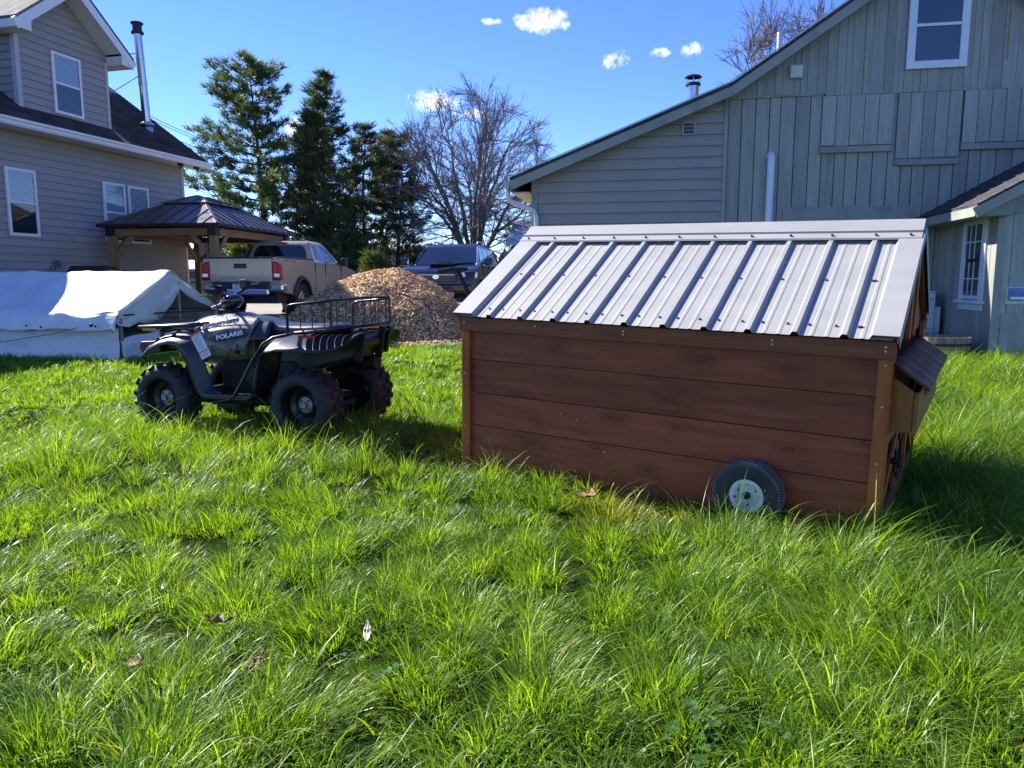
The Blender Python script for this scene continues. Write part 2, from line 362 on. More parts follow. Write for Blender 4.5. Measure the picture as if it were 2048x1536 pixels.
# ------------------------------------------------------------------ grass
GRASS_LO = (.048, .124, .012); GRASS_HI = (.215, .335, .030)
def grass_material():
    m, nt, b = new_mat('grass_blade'); L = nt.links.new; out = nt.nodes['Material Output']
    ge = nt.nodes.new('ShaderNodeNewGeometry')
    n = nd(nt, 'ShaderNodeTexNoise', Scale=1.3, Detail=4.0, Roughness=.65); L(ge.outputs['Position'], n.inputs['Vector'])
    oi = nd(nt, 'ShaderNodeAttribute', attribute_name='rnd'); RN = oi.outputs['Fac']
    ml = nd(nt, 'ShaderNodeMath', operation='MULTIPLY_ADD'); L(RN, ml.inputs[0]); ml.inputs[1].default_value = .5; ml.inputs[2].default_value = -.25
    ad = nd(nt, 'ShaderNodeMath', operation='ADD'); L(n.outputs['Fac'], ad.inputs[0]); L(ml.outputs[0], ad.inputs[1])
    c = ramp(nt, ad.outputs[0], [(.22, GRASS_LO), (.52, tuple((a+d)/2 for a, d in zip(GRASS_LO, GRASS_HI))), (.8, GRASS_HI)])
    # some blades dry and straw coloured, a worn yellowish patch in front of the coop
    rn = nd(nt, 'ShaderNodeMath', operation='GREATER_THAN'); L(RN, rn.inputs[0]); rn.inputs[1].default_value = .986
    c = mixc(nt, 'MIX', rn.outputs[0], c, (.34, .29, .14))
    vd = nd(nt, 'ShaderNodeVectorMath', operation='DISTANCE'); L(ge.outputs['Position'], vd.inputs[0]); vd.inputs[1].default_value = (.66, 4.0, .05)
    f = ramp(nt, vd.outputs['Value'], [(.08, (.6,.6,.6)), (.5, (0,0,0))])
    c = mixc(nt, 'MIX', f, c, (.28, .26, .05))
    L(c, b.inputs['Base Color']); b.inputs['Roughness'].default_value = .38; b.inputs['Specular IOR Level'].default_value = .40
    tr = nt.nodes.new('ShaderNodeBsdfTranslucent'); L(mixc(nt, 'MULTIPLY', 1.0, c, (2.05, 1.95, .5)), tr.inputs[0])
    mx = nt.nodes.new('ShaderNodeMixShader'); mx.inputs[0].default_value = .52; L(b.outputs[0], mx.inputs[1]); L(tr.outputs[0], mx.inputs[2]); L(mx.outputs[0], out.inputs[0])
    return m
COOP_O = Vector((-.36, 4.842)); COOP_X = Vector((.8432, -.5376)); COOP_Y = Vector((.5376, .8432)); COOP_L = 2.55; COOP_W = 1.8772
def in_box(P, o, ang, x0, x1, y0, y1):
    c, s = math.cos(ang), math.sin(ang); dx, dy = P[:, 0]-o[0], P[:, 1]-o[1]
    u = dx*c + dy*s; v = -dx*s + dy*c
    return (u > x0) & (u < x1) & (v > y0) & (v < y1)
# kind: blades, radius, height range, width, curl, mess, segments, laid-flat angle
TUFTS = {'short': (15, .045, .05, .12, .0030, .8, .5, 3, 0), 'medium': (15, .045, .09, .19, .0037, 1.2, .5, 3, 0), 'long': (7, .04, .17, .32, .0048, 1.8, .5, 5, 0),
         'flat': (14, .05, .10, .22, .0036, .6, .5, 4, 1.0), 'far': (15, .085, .06, .14, .0066, .8, .6, 2, 0), 'broad': (3, .05, .18, .33, .0072, 1.6, .6, 5, 0), 'farlong': (11, .07, .11, .24, .0072, 1.4, .6, 3, 0)}
CLUMP = .29
def clump_at(x, y):
    """nearest tussock centre on a jittered grid: distance, direction, size"""
    ci, cj = math.floor(x/CLUMP), math.floor(y/CLUMP); best = None
    for i in (ci-1, ci, ci+1):
        for j in (cj-1, cj, cj+1):
            h1 = math.sin(i*127.1 + j*311.7)*43758.5453; h2 = math.sin(i*269.5 + j*183.3)*43758.5453; h3 = math.sin(i*71.7 + j*97.3)*24634.6345
            px = (i + .15 + .7*(h1 - math.floor(h1)))*CLUMP; py = (j + .15 + .7*(h2 - math.floor(h2)))*CLUMP; sz = h3 - math.floor(h3)
            d = math.hypot(x-px, y-py)/(.6 + .8*sz)
            if best is None or d < best[0]: best = (d, math.atan2(y-py, x-px), sz)
    return best
def build_grass():
    bands = [(1.2, 2.6, 1000), (2.6, 4.2, 800), (4.2, 6.2, 480), (6.2, 9.0, 300), (9.0, 12.6, 200)]
    allP = []
    for y0, y1, den in bands:
        x1 = .72*y1 + .5; n = int((y1-y0)*2*x1*den)
        P = np.stack([RNG.uniform(-x1, x1, n), RNG.uniform(y0, y1, n)], -1)
        allP.append(P[np.abs(P[:, 0]) < .72*P[:, 1] + .5])
    P = np.concatenate(allP)
    bad = in_box(P, COOP_O, math.atan2(COOP_X.y, COOP_X.x), -.0, COOP_L-.06, .06, COOP_W-.06)
    bad |= in_box(P, (.369, 13.47), rad(-10.5), -1, 9, -.05, 9) | in_box(P, (.369, 13.47), rad(-10.5), 6.6, 12, -2.15, 1)
    bad |= in_box(P, (-5.18, 9.9), rad(-13.5), -6, -.1, .1, 2.0)
    bad |= in_box(P, (-8.556, 19.55), rad(-105), -1, 12, -8, .1)
    fr = np.array([DRIVE_FRONT(x) for x in P[:, 0]])
    jag = np.array([.13*mnoise.noise(Vector((x*5, y*5, 2))) for x, y in P])
    bad |= (P[:, 1] > fr + jag) & (P[:, 0] < 2.2)
    P = P[~bad]
    recs = {k: [] for k in TUFTS}
    for x, y in P:
        x = float(x); y = float(y)
        nz = mnoise.noise(Vector((x*1.1, y*1.1, 0))); nh = mnoise.noise(Vector((x*2.6, y*2.6, 5)))
        cd, ca, cs_ = clump_at(x, y); e = min(1.3, cd/(CLUMP*.52))          # 0 in the middle of a tussock, 1 at its rim
        gap = mnoise.noise(Vector((x*2.1, y*2.1, 13)))
        if e > .80 and random.random() < (.55 + .9*gap if y < 6.5 else .35): continue            # thin, shaded gaps between tussocks
        right = min(1, max(0, (x + .3)/2.2)); near = min(1, max(0, (3.2-y)/1.6))
        tall = (1.16 - .42*e)*(.80 + .42*cs_) + .22*nz + .22*right + .08*near + .15*nh - .08
        if x > 2.3 and y > 3.6: tall += .45
        fv = (x-COOP_O.x)*COOP_Y.x + (y-COOP_O.y)*COOP_Y.y; fu = (x-COOP_O.x)*COOP_X.x + (y-COOP_O.y)*COOP_X.y
        if -.45 < fv < .06 and -.2 < fu < 2.9: tall += .42*(1 - abs(fv+.12)/.4)
        if -3.4 < x < -.9 and 4.7 < y < 6.0: tall += .85
        lx, ly = mnoise.noise(Vector((x*1.4, y*1.4, 21))), mnoise.noise(Vector((x*1.4, y*1.4, 31)))
        vx, vy = .8*e*math.cos(ca) + .75*lx, .8*e*math.sin(ca) + .75*ly
        az = math.atan2(vy, vx); la = min(1.0, .1 + math.hypot(vx, vy)); r = random.random(); patch = mnoise.noise(Vector((x*1.7, y*1.7, 40)))
        if y > 7.0:
            k = 'far'
            if x < 2.2: tall = .85 + .2*nz + .2*nh - .15*e; k = 'farlong' if r < .12 else 'far'
            elif r < .6: k = 'farlong'; la += .25
        elif patch > .40 and r < .7: k = 'flat'; la = .1
        elif r < .055 + .11*right + .07*near: k = 'long'
        elif r < .067 + .135*right + .095*near: k = 'broad'
        elif r < .36 + .28*right + .2*nz: k = 'medium'
        else: k = 'short'
        if .25 < x < 1.1 and 3.7 < y < 4.3 and random.random() < .6: tall *= .6
        s = max(.4, tall)*random.uniform(.8, 1.15)
        recs[k].append((x, y, gz(x, y) + bumpz(x, y) - .006, s, az, la, 0))
    V, F3, F4, RND = [], [], [], []; off = 0
    for k, rc in recs.items():
        if not rc: continue
        n, r, h0, h1, w, curl, mess, seg, flat = TUFTS[k]
        T = np.repeat(np.array(rc), n, axis=0); N = len(T); U = RNG.uniform
        a = U(0, 2*PI, N); rr = r*np.sqrt(U(0, 1, N))*T[:, 3]; bx = T[:, 0] + rr*np.cos(a); by = T[:, 1] + rr*np.sin(a)
        h = U(h0, h1, N)*T[:, 3]*np.where(U(0, 1, N) < .12, .6, 1); far = np.clip(T[:, 1]/5.0, 1, 2.2)**.5 if k not in ('far', 'farlong') else 1
        ww = w*U(.65, 1.3, N)*far
        if flat: az = T[:, 4] + RNG.normal(0, .5, N); lean = flat*U(.7, 1.15, N)
        else:
            # own random lean plus the lean shared by the clump
            own = U(.05, mess, N); oa = a + RNG.normal(0, 1.0, N); sx = own*np.cos(oa) + T[:, 5]*.55*np.cos(T[:, 4]); sy = own*np.sin(oa) + T[:, 5]*.55*np.sin(T[:, 4])
            az = np.arctan2(sy, sx); lean = np.minimum(np.hypot(sx, sy), 1.3)
        cu = curl*U(.4, 1.6, N); face = az + PI/2 + RNG.normal(0, .7, N); dx, dy = np.cos(az), np.sin(az); fx, fy = np.cos(face)*ww/2, np.sin(face)*ww/2
        px = np.zeros(N); pz = np.zeros(N); ang = lean.copy(); rows = []
        for s in range(seg+1):
            t = s/seg; wd = 1 - t**2.2; X = bx + dx*px; Y = by + dy*px; Z = T[:, 2] + np.maximum(pz, .004)
            if s < seg: rows += [np.stack([X-fx*wd, Y-fy*wd, Z], -1), np.stack([X+fx*wd, Y+fy*wd, Z], -1)]
            else: rows += [np.stack([X, Y, Z], -1)]
            px = px + np.sin(ang)*h/seg; pz = pz + np.cos(ang)*h/seg; ang = np.minimum(ang + cu/seg, 2.4)
        nv = 2*seg+1; V.append(np.stack(rows, 1).reshape(-1, 3)); base = off + np.arange(N)*nv
        for s in range(seg-1): F4.append(np.stack([base+2*s, base+2*s+1, base+2*s+3, base+2*s+2], -1))
        F3.append(np.stack([base+2*seg-2, base+2*seg-1, base+2*seg], -1))
        RND.append(np.repeat(U(0, 1, N), nv)); off += N*nv
    V = np.concatenate(V); F4 = np.concatenate(F4); F3 = np.concatenate(F3); RND = np.concatenate(RND)
    me = bpy.data.meshes.new('grass'); me.vertices.add(len(V)); me.vertices.foreach_set('co', V.astype(np.float32).ravel())
    li = np.concatenate([F4.ravel(), F3.ravel()]).astype(np.int32); me.loops.add(len(li)); me.loops.foreach_set('vertex_index', li)
    nf = len(F4) + len(F3); ls = np.concatenate([np.arange(len(F4))*4, len(F4)*4 + np.arange(len(F3))*3]).astype(np.int32)
    me.polygons.add(nf); me.polygons.foreach_set('loop_start', ls)
    me.update(calc_edges=True)
    at = me.attributes.new('rnd', 'FLOAT', 'POINT'); at.data.foreach_set('value', RND.astype(np.float32))
    me.materials.append(grass_material())
    o = bpy.data.objects.new('grass', me); COL.objects.link(o); kind(o, 'stuff')
    o['label'] = 'long uneven green spring grass covering the whole yard'
    o['tris'] = int(len(F4)*2 + len(F3))
build_grass()

# ------------------------------------------------------------------ clover and broad-leaved weeds low in the grass
def build_weeds():
    rg = random.Random(77); V, F, A = [], [], []
    def leafpoly(c, az, tilt, l, w):
        d = Vector((math.cos(az)*math.cos(tilt), math.sin(az)*math.cos(tilt), math.sin(tilt))); s = Vector((-math.sin(az), math.cos(az), 0)); up = s.cross(d); o = len(V)
        for q, ww, b in ((0, .12, 0), (.35, .8, -.04), (.7, 1.0, -.02), (.95, .6, 0), (1.0, .05, .03)):
            for e in (-1, 1): V.append(tuple(c + d*(l*q) + s*(w*.5*ww*e) - up*(l*b)))
        for k in range(4): F.append((o+2*k, o+2*k+1, o+2*k+3, o+2*k+2))
        r = rg.random(); A.extend([r]*10)
    for cl in range(14):
        y = rg.uniform(1.5, 4.6); x = rg.uniform(-.66*y, .66*y); n = rg.randint(6, 18)
        if in_box(np.array([[x, y]]), COOP_O, math.atan2(COOP_X.y, COOP_X.x), -.2, COOP_L+.2, -.1, COOP_W)[0]: continue
        for k in range(n):
            px, py = x + rg.gauss(0, .09), y + rg.gauss(0, .09); z = gz(px, py) + rg.uniform(.05, .13); a0 = rg.uniform(0, 6.3); s = rg.uniform(.012, .022)
            for t in range(3): leafpoly(Vector((px, py, z)), a0 + t*2.094, rg.uniform(-.1, .3), s, s*.95)
    for ro in range(0):
        y = rg.uniform(1.7, 4.2); x = rg.uniform(-.6*y, .6*y); z = gz(x, y) + .035
        for t in range(rg.randint(7, 11)): leafpoly(Vector((x, y, z)), rg.uniform(0, 6.3), rg.uniform(.25, .9), rg.uniform(.08, .15), rg.uniform(.018, .03))
    me = bpy.data.meshes.new('weeds'); me.from_pydata(V, [], F); q = me.attributes.new('rnd', 'FLOAT', 'POINT'); q.data.foreach_set('value', A)
    me.materials.append(foliage_mat('clover_leaf', (.035, .105, .018), (.075, .18, .030), .35, .5, 6.0)); o = bpy.data.objects.new('weeds', me); COL.objects.link(o); kind(o, 'stuff'); o['label'] = 'clover and broad-leaved weeds low in the grass'
build_weeds()
# ------------------------------------------------------------------ chicken coop on wheels
def build_coop():
    X = Vector((.8430, -.5374, -.0221)).normalized(); Y = Vector((.538, .843, .0231)); Y = (Y - X*Y.dot(X)).normalized(); Z = X.cross(Y)
    root = thing('chicken_coop', 'red-brown stained wooden mobile chicken coop with ribbed pale metal roof', 'chicken coop')
    root.matrix_world = Matrix(((X.x, Y.x, Z.x, -.365), (X.y, Y.y, Z.y, 4.871), (X.z, Y.z, Z.z, .063), (0, 0, 0, 1)))
    red = wood('red_stained_pine', (.165, .034, .014), (.38, .086, .032), 'x', knots=.6, rough=.5, objvar=.10)
    trim = wood('orange_stained_pine', (.25, .058, .010), (.52, .145, .026), 'z', knots=.2, rough=.5, objvar=.1)
    trimx = wood('brown_stained_rail', (.15, .040, .012), (.34, .098, .030), 'x', knots=.25, rough=.5)
    trimy = wood('orange_stained_rail', (.16, .05, .012), (.34, .125, .030), 'y', knots=.2, rough=.55)
    inner = pm('dark_coop_inside', (.02, .012, .008), .8)
    metal = pm('galvalume_roofing', (.305, .302, .288), .62, .05, .06, 2.5, (1, 3, 1), bump=.03, bscale=90, spec=.35, dirt=None)
    screw = pm('roof_screw', (.10, .10, .11), .45, .8)
    wire = pm('black_wire', (.012, .012, .013), .5, .3)
    L, W, EZ, RZ, RY = 2.553, 1.877, .93, 1.468, .9386
    # wall planks, every board its own piece with a shadow gap
    zs = [-.09, .208, .424, .642, .86]
    for k in range(4):
        dz = .0015; z0, z1 = zs[k] + dz, zs[k+1] - dz; yy = .052 + .003*((k*7) % 3)
        box('plank', red, root, .05, 2.50, yy, yy + .022, z0, z1, .003)
        box('plank', red, root, .05, 2.50, W-.074, W-.052, z0, z1, .003)
    for k in range(4):
        for y in (.0,):
            box('plank', red, root, .034, .058, .09, W-.09, zs[k]+.002, zs[k+1]-.002, .003)
    # corner posts and rails
    for x0, x1 in ((.022, .083), (2.473, 2.536)):
        box('corner_post', trim, root, x0, x1, .026, .05, -.10, .828, .003)
        box('corner_post', trim, root, x0, x1, W-.05, W-.026, -.10, .828, .003)
    box('corner_post', trim, root, 2.512, 2.538, .052, .12, -.12, .86, .003)
    box('corner_post', trim, root, 2.512, 2.538, W-.12, W-.052, -.12, .90, .003)
    box('top_rail', trimx, root, .006, 2.545, .018, .046, .828, .915, .003)
    box('top_rail', trimx, root, .006, 2.545, W-.046, W-.018, .828, .915, .003)
    box('skid', trimy, root, 2.50, 2.54, .05, W-.05, -.09, -.03, .004)
    # end wall: lower part wire mesh in a frame, nest box above, open gable
    box('bottom_rail', trimy, root, 2.514, 2.536, .12, W-.12, -.03, .03, .003)
    box('mid_rail', trimy, root, 2.514, 2.536, .12, W-.12, .40, .46, .003)
    for y in (.70, 1.22): box('stud', trim, root, 2.512, 2.534, y-.03, y+.03, .03, .40, .003)
    MB().bar((2.523, .16, .05), (2.523, .66, .38), .05, .02, (1, 0, 0)).build('brace', trim, root, bevel=.003)
    MB().bar((2.523, 1.70, .05), (2.523, 1.26, .38), .05, .02, (1, 0, 0)).build('brace', trim, root, bevel=.003)
    m = MB()
    for i in range(44): y = .12 + (W-.24)*i/43; m.cyl((2.509, y, -.02), (2.509, y, .44), .0012, n=4)
    for i in range(12): z = -.01 + .44*i/11; m.cyl((2.507, .10, z), (2.507, W-.1, z), .0012, n=4)
    kind(m.build('wire_mesh', wire, root), 'stuff')
    box('floor_panel', inner, root, .06, 2.49, .08, W-.08, .40, .42)
    # hardware: hinges and latch on the end
    for z in (.33, .12): box('hinge', wire, root, 2.537, 2.545, .66, .74, z-.02, z+.02, .002)
    MB().cyl((2.54, .30, .28), (2.575, .30, .28), .016, n=10).cyl((2.56, .30, .22), (2.56, .30, .34), .008, n=8).build('latch', wire, root, smooth=40)
    # gable end boards
    def roofz(y): return EZ - .02 + (RZ-EZ)*(1-abs(y-RY)/RY)
    for k in range(7):
        y0 = .10 + k*.24; y1 = min(y0+.236, W-.1); 
        poly = [(y0, .86), (y1, .86), (y1, roofz(y1)-.03)] + ([(RY, roofz(RY)-.03)] if y0 < RY < y1 else []) + [(y0, roofz(y0)-.03)]
        if k in (3,): continue
        MB().prism(poly, 'x', 2.490, 2.508).build('gable_board', red, root, bevel=.002)
        MB().prism(poly, 'x', .045, .062).build('gable_board', red, root, bevel=.002)
    for s in (-1, 1):
        a = (2.525, RY - s*RY*.97, EZ+.0); b = (2.525, RY, RZ-.045)
        MB().bar(a, b, .065, .03, (1, 0, 0)).build('rake_board', trimy, root, bevel=.003)
        MB().bar((.03, a[1], a[2]), (.03, b[1], b[2]), .065, .03, (1, 0, 0)).build('rake_board', trimy, root, bevel=.003)
    box('gable_post', trim, root, 2.511, 2.535, RY-.16, RY-.10, .86, 1.36, .003)
    box('gable_post', trim, root, 2.511, 2.535, RY+.10, RY+.16, .86, 1.36, .003)
    # dark panel in the gable opening, shade of the inside painted in
    MB().prism([(RY-.10, .90), (RY+.10, .90), (RY+.10, 1.32), (RY-.10, 1.32)], 'x', 2.47, 2.482).build('gable_dark_panel', inner, root)
    # ---------------- nest box on the end
    nb = MB().prism([(2.538, .47), (2.632, .472), (2.632, .672), (2.538, .735)], 'y', .11, .13).build('nest_box_side', wood('nest_box_wood', (.20, .068, .012), (.44, .17, .035), 'z', knots=.25), root, bevel=.002)
    MB().prism([(2.538, .47), (2.632, .472), (2.632, .672), (2.538, .735)], 'y', 1.50, 1.52).build('nest_box_side', trim, root, bevel=.002)
    box('nest_box_front', trimy, root, 2.633, 2.652, .10, 1.53, .465, .675, .002)
    box('nest_box_floor', trimy, root, 2.538, 2.632, .13, 1.5, .472, .488, .002)
    # its lid of brown ribbed metal laid in three overlapping strips
    brown = pm('brown_metal_lid', (.16, .085, .058), .65, 0, .2, 5, spec=.2, dirt=(.18, .12, .09))
    lid = MB(); NY = 120
    def lidz(x, y):
        u = (y-.06)/.245; r = abs(u - round(u)); rib = .024*max(0, 1-r/.11)
        return .800 - (x-2.53)*.70 + rib
    lid.grid(lambda i, j: (2.530 + .165*j, .06 + 1.50*i, lidz(2.530 + .165*j, .06 + 1.50*i)), NY, 3)
    lid.build('nest_box_lid', brown, root, solid=.003, smooth=30)
    box('lid_edge', trimy, root, 2.668, 2.686, .07, 1.55, .668, .692, .002)
    # ---------------- roof panels: ribs every 229 mm with two small stiffeners between
    o0 = L - .2334 - 9*.2286
    def rib(x):
        u = (x - o0)/.2286; k = round(u); d = abs(u-k)*.2286
        if d < .011: h = .020
        elif d < .023: h = .020*(1-(d-.011)/.012)
        else:
            h = 0.0
            for q in (.345, .655):
                e = abs((u - math.floor(u)) - q)*.2286
                if e < .012: h = .0022*(1-max(0, e-.006)/.006)
        return h
    xs = set([0, L])
    for k in range(-1, 12):
        c = o0 + k*.2286
        for d in (-.023, -.011, .011, .023): xs.add(c+d)
        for q in (.345, .655):
            for d in (-.012, -.006, .006, .012): xs.add(c + q*.2286 + d)
    xs = sorted(x for x in xs if 0 <= x <= L)
    sl = math.hypot(RY, RZ-EZ); nrm = Vector((0, -(RZ-EZ)/sl, RY/sl))
    for side in (0, 1):
        m = MB(); rows = []
        for t in (-.012, .25, .5, .75, .985):
            row = []
            for x in xs:
                p = Vector((x, RY*t, EZ + (RZ-EZ)*t)) + nrm*rib(x)
                if side: p.y = W - p.y
                row.append(p)
            rows.append(row)
        m.loft(rows, caps=False, closed=False)
        m.build('roof_panel', metal, root, solid=.0016)
    # end trims: folded strips over the panel edges
    for x0, x1, sgn in ((-.006, .15, -1), (L-.125, L+.006, 1)):
        for side in (0, 1):
            m = MB(); ring = []
            for t in (-.014, .985):
                p = Vector((0, RY*t, EZ+(RZ-EZ)*t))
                xo = x0 if sgn < 0 else x1; xi = x1 if sgn < 0 else x0
                pts = [Vector((xo, p.y, p.z)) + nrm*(-.045), Vector((xo, p.y, p.z)) + nrm*.026, Vector((xi - sgn*-.014, p.y, p.z)) + nrm*.026, Vector((xi, p.y, p.z)) + nrm*.002]
                if side:
                    for q in pts: q.y = W - q.y
                ring.append(pts)
            m.loft(ring, caps=False, closed=False); m.build('end_trim', metal, root, solid=.0016)
    # ridge cap: folded profile with a raised bead along each side
    prof = [(-.168, .0225), (-.160, .030), (-.105, .031), (-.097, .041), (-.085, .041), (-.076, .032), (0, .034)]
    up = []
    for s, h in prof: up.append(Vector((0, RY + s*RY/sl, RZ + s*(RZ-EZ)/sl)) + nrm*h)
    up[-1] = Vector((0, RY, RZ + .052)); full = up + [Vector((0, W-p.y, p.z)) for p in up[-2::-1]]
    MB().loft([[Vector((xx, p.y, p.z)) for p in full] for xx in (-.012, L-.004)], caps=False, closed=False).build('ridge_cap', metal, root, solid=.0016)
    # screws with rubber washers
    sc = MB(); Mq = nrm.to_track_quat('Z', 'Y').to_matrix().to_4x4(); sc.lathe([(0, .001), (.0085, .001), (.0085, .003), (.005, .004), (.005, .009), (0, .009)], 8); sme = sc.mesh('screw', 40); sme.materials.append(screw)
    def put(x, t, h, side=0):
        p = Vector((x, RY*t, EZ+(RZ-EZ)*t)) + nrm*h; M = Matrix.Translation(p) @ Mq
        o = obj('screw', sme, root); o.matrix_local = M
    for k in range(0, 10):
        c = o0 + k*.2286
        put(c-.052, .075, 0); put(c+.052, .075, 0); put(c+.05, .47, 0)
        put(c, .875, .034)
    put(.05, .875, .034); put(L-.06, .875, .034); put(.215, .075, 0); put(.215, .47, 0); put(L-.17, .075, 0); put(L-.17, .47, 0)
    # pairs of nail heads in the rail and posts
    nm = MB().lathe([(0, .0), (.0055, .0), (.0055, .002), (0, .002)], 8).mesh('nail', None); nm.materials.append(pm('bright_nail', (.55, .53, .5), .35, .9))
    for x, z in [(.05,.88),(.58,.885),(1.16,.888),(1.16,.868),(1.98,.888),(1.98,.868),(2.50,.888),(2.50,.868),(.05,.55),(.05,.2),(2.505,.80),(2.505,.60),(2.505,.32),(.75,.36),(.86,.33),(1.05,.16)]:
        o = obj('nail', nm, root); o.matrix_local = Matrix.Translation((x, .0175 if z > .83 else (.0255 if x < .1 or x > 2.4 else .0495), z)) @ Matrix.Rotation(PI/2, 4, 'X')
    # ---------------- wheels
    rubber = pm('dusty_tyre_rubber', (.024, .024, .024), .7, 0, .3, 9, dirt=(.05, .048, .045))
    rimm = pm('dusty_white_rim', (.62, .64, .60), .45, .0, .12, 14, dirt=(.36, .34, .25))
    def wheel(yc, out):
        R = .18; hw = .042
        w = MB(); prof = [(.085, -.034), (.10, -.041), (.135, -.045), (.160, -.040), (.170, -.036), (.175, -.022), (.177, 0), (.175, .022), (.170, .036), (.160, .040), (.135, .045), (.10, .041), (.085, .034)]
        M = Matrix.Translation((1.92, yc, .08)) @ Matrix.Rotation(PI/2*out, 4, 'X')
        tyre = w.lathe(prof, 64, M).build('tyre', rubber, root, smooth=40)
        t = MB()
        for k in range(76):
            for s in (-1, 1): t.box(.160, .1795, -.0042, .0042, s*.030-.013, s*.030+.013, M @ Matrix.Rotation(2*PI*k/76 + (.04 if s > 0 else 0), 4, 'Z') @ Matrix.Translation((0, 0, 0)))
        for zz in (-.009, .009): t.tube([M @ Vector((.180*math.cos(2*PI*k/48), .180*math.sin(2*PI*k/48), zz)) for k in range(48)], .003, 4, closed=True)
        kind(t.build('tread', pm('dusty_tread', (.12, .115, .105), .85, 0, .3, 12), tyre), 'stuff')
        r = MB().lathe([(.0, .020), (.018, .020), (.022, .012), (.045, .014), (.058, .020), (.066, .036), (.080, .041), (.088, .040), (.088, .030), (.088, -.03)], 40, M).build('rim', rimm, root, smooth=40)
        MB().lathe([(0, .052), (.008, .052), (.009, .036), (.019, .034), (.019, .016), (0, .016)], 16, M).build('axle_nut', wire, r, smooth=40)
        for q in range(3):
            a = .6 + q*2.1; MB().lathe([(0, .024), (.005, .023), (.005, .012)], 8, M @ Matrix.Translation((.05*math.cos(a), .05*math.sin(a), 0))).build('rim_bolt', wire, r)
        MB().cyl(M @ Vector((-.062, -.012, .02)), M @ Vector((-.055, -.014, .048)), .0045, n=8).build('valve', wire, r)
        return tyre
    wheel(-.035, 1); wheel(W+.035, -1)
    MB().cyl((1.92, .03, .08), (1.92, W-.03, .08), .009).build('axle', wire, root)
    # tow handle at the far end
    MB().tube([(-.03, RY, .06), (-.30, RY, .52), (-.56, RY, .97), (-.69, RY, 1.205)], .019, 10).build('tow_bar', wire, root, smooth=40)
    MB().tube([(-.66, RY-.26, 1.185), (-.69, RY-.1, 1.20), (-.69, RY+.04, 1.20), (-.67, RY+.10, 1.20)], .018, 10).build('tow_handle', wire, root, smooth=40)
    box('tow_hinge', wire, root, -.02, .034, RY-.06, RY+.06, .02, .10, .004)
build_coop()
# ------------------------------------------------------------------ shared window builder
WHITE = pm('white_vinyl', (.72, .73, .74), .45, 0, .05, 4)
PANE = clear_glass('window_pane')
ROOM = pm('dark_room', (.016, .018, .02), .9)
BLIND = pm('white_blind', (.62, .66, .70), .6, 0, .06, 3)
def window(parent, ax, plane, sgn, u0, u1, z0, z1, frame=.055, rail=True, blinds=0.0, cols=1, rows=1, mat=WHITE, name='window', sill=0.0, depth=.04):
    """window lying in plane ax=plane, facing sgn; u is the other horizontal axis"""
    def bx(n, m, par, a0, a1, d0, d1, c0, c1, bevel=.002):
        lo, hi = sorted((plane + sgn*d0, plane + sgn*d1))
        if ax == 'y': return box(n, m, par, a0, a1, lo, hi, c0, c1, bevel)
        return box(n, m, par, lo, hi, a0, a1, c0, c1, bevel)
    m = MB()
    def mb(a0, a1, d0, d1, c0, c1):
        lo, hi = sorted((plane + sgn*d0, plane + sgn*d1))
        m.box(a0, a1, lo, hi, c0, c1) if ax == 'y' else m.box(lo, hi, a0, a1, c0, c1)
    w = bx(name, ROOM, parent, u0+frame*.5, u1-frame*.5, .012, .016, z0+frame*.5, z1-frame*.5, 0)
    mb(u0, u0+frame, .0, depth, z0, z1); mb(u1-frame, u1, .0, depth, z0, z1); mb(u0+frame, u1-frame, .0, depth-.002, z1-frame, z1); mb(u0+frame, u1-frame, .0, depth-.002, z0, z0+frame)
    m.build('frame', mat, w, bevel=.003)
    zm = (z0+z1)/2
    if rail: bx('meeting_rail', mat, w, u0+frame, u1-frame, .004, depth-.006, zm-.022, zm+.022)
    spans = [(z0+frame, zm-.022, .024), (zm+.022, z1-frame, .030)] if rail else [(z0+frame, z1-frame, .027)]
    for c0, c1, d in spans:
        bx('pane', PANE, w, u0+frame+.001, u1-frame-.001, d, d+.002, c0+.001, c1-.001, 0)
        for k in range(1, cols):
            u = u0+frame + (u1-u0-2*frame)*k/cols; bx('muntin', mat, w, u-.008, u+.008, d-.004, d+.008, c0, c1, 0)
        for k in range(1, rows):
            c = c0 + (c1-c0)*k/rows; bx('muntin', mat, w, u0+frame, u1-frame, d-.005, d+.007, c-.008, c+.008, 0)
    if blinds > 0:
        zb = z1 - frame - (z1-z0-2*frame)*blinds; n = int((z1-frame-zb)/.045)
        for k in range(n):
            c = z1 - frame - .03 - k*.045; bx('blind_slat', BLIND, w, u0+frame+.015, u1-frame-.015, .0165, .0215, c-.018, c+.019, 0)
    if sill: bx('sill', mat, w, u0-.03, u1+.03, 0, depth+sill, z0-.035, z0, .004)
    return w
SHINGLE_DARK = shingle_mat('dark_brown_shingles', (.040, .030, .026), (.085, .066, .056), 7.0)
SHINGLE_SUNLIT = shingle_mat('sunlit_slope_shingles', (.13, .115, .10), (.22, .20, .175), 7.0)  # paler shingle copy: sunlight on the near dormer slope put into the colour
def slab(name, mat, parent, pts, thick, fix=True):
    """roof slab: top polygon pts, extruded down by thick"""
    n = len(pts); vs = [Vector(p) for p in pts] + [Vector(p) - Vector((0, 0, thick)) for p in pts]
    m = MB().add(vs, [tuple(range(n)), tuple(range(n, 2*n))[::-1]] + [(i, (i+1) % n, n+(i+1) % n, n+i)[::-1] for i in range(n)])
    return m.build(name, mat, parent, fix=fix)
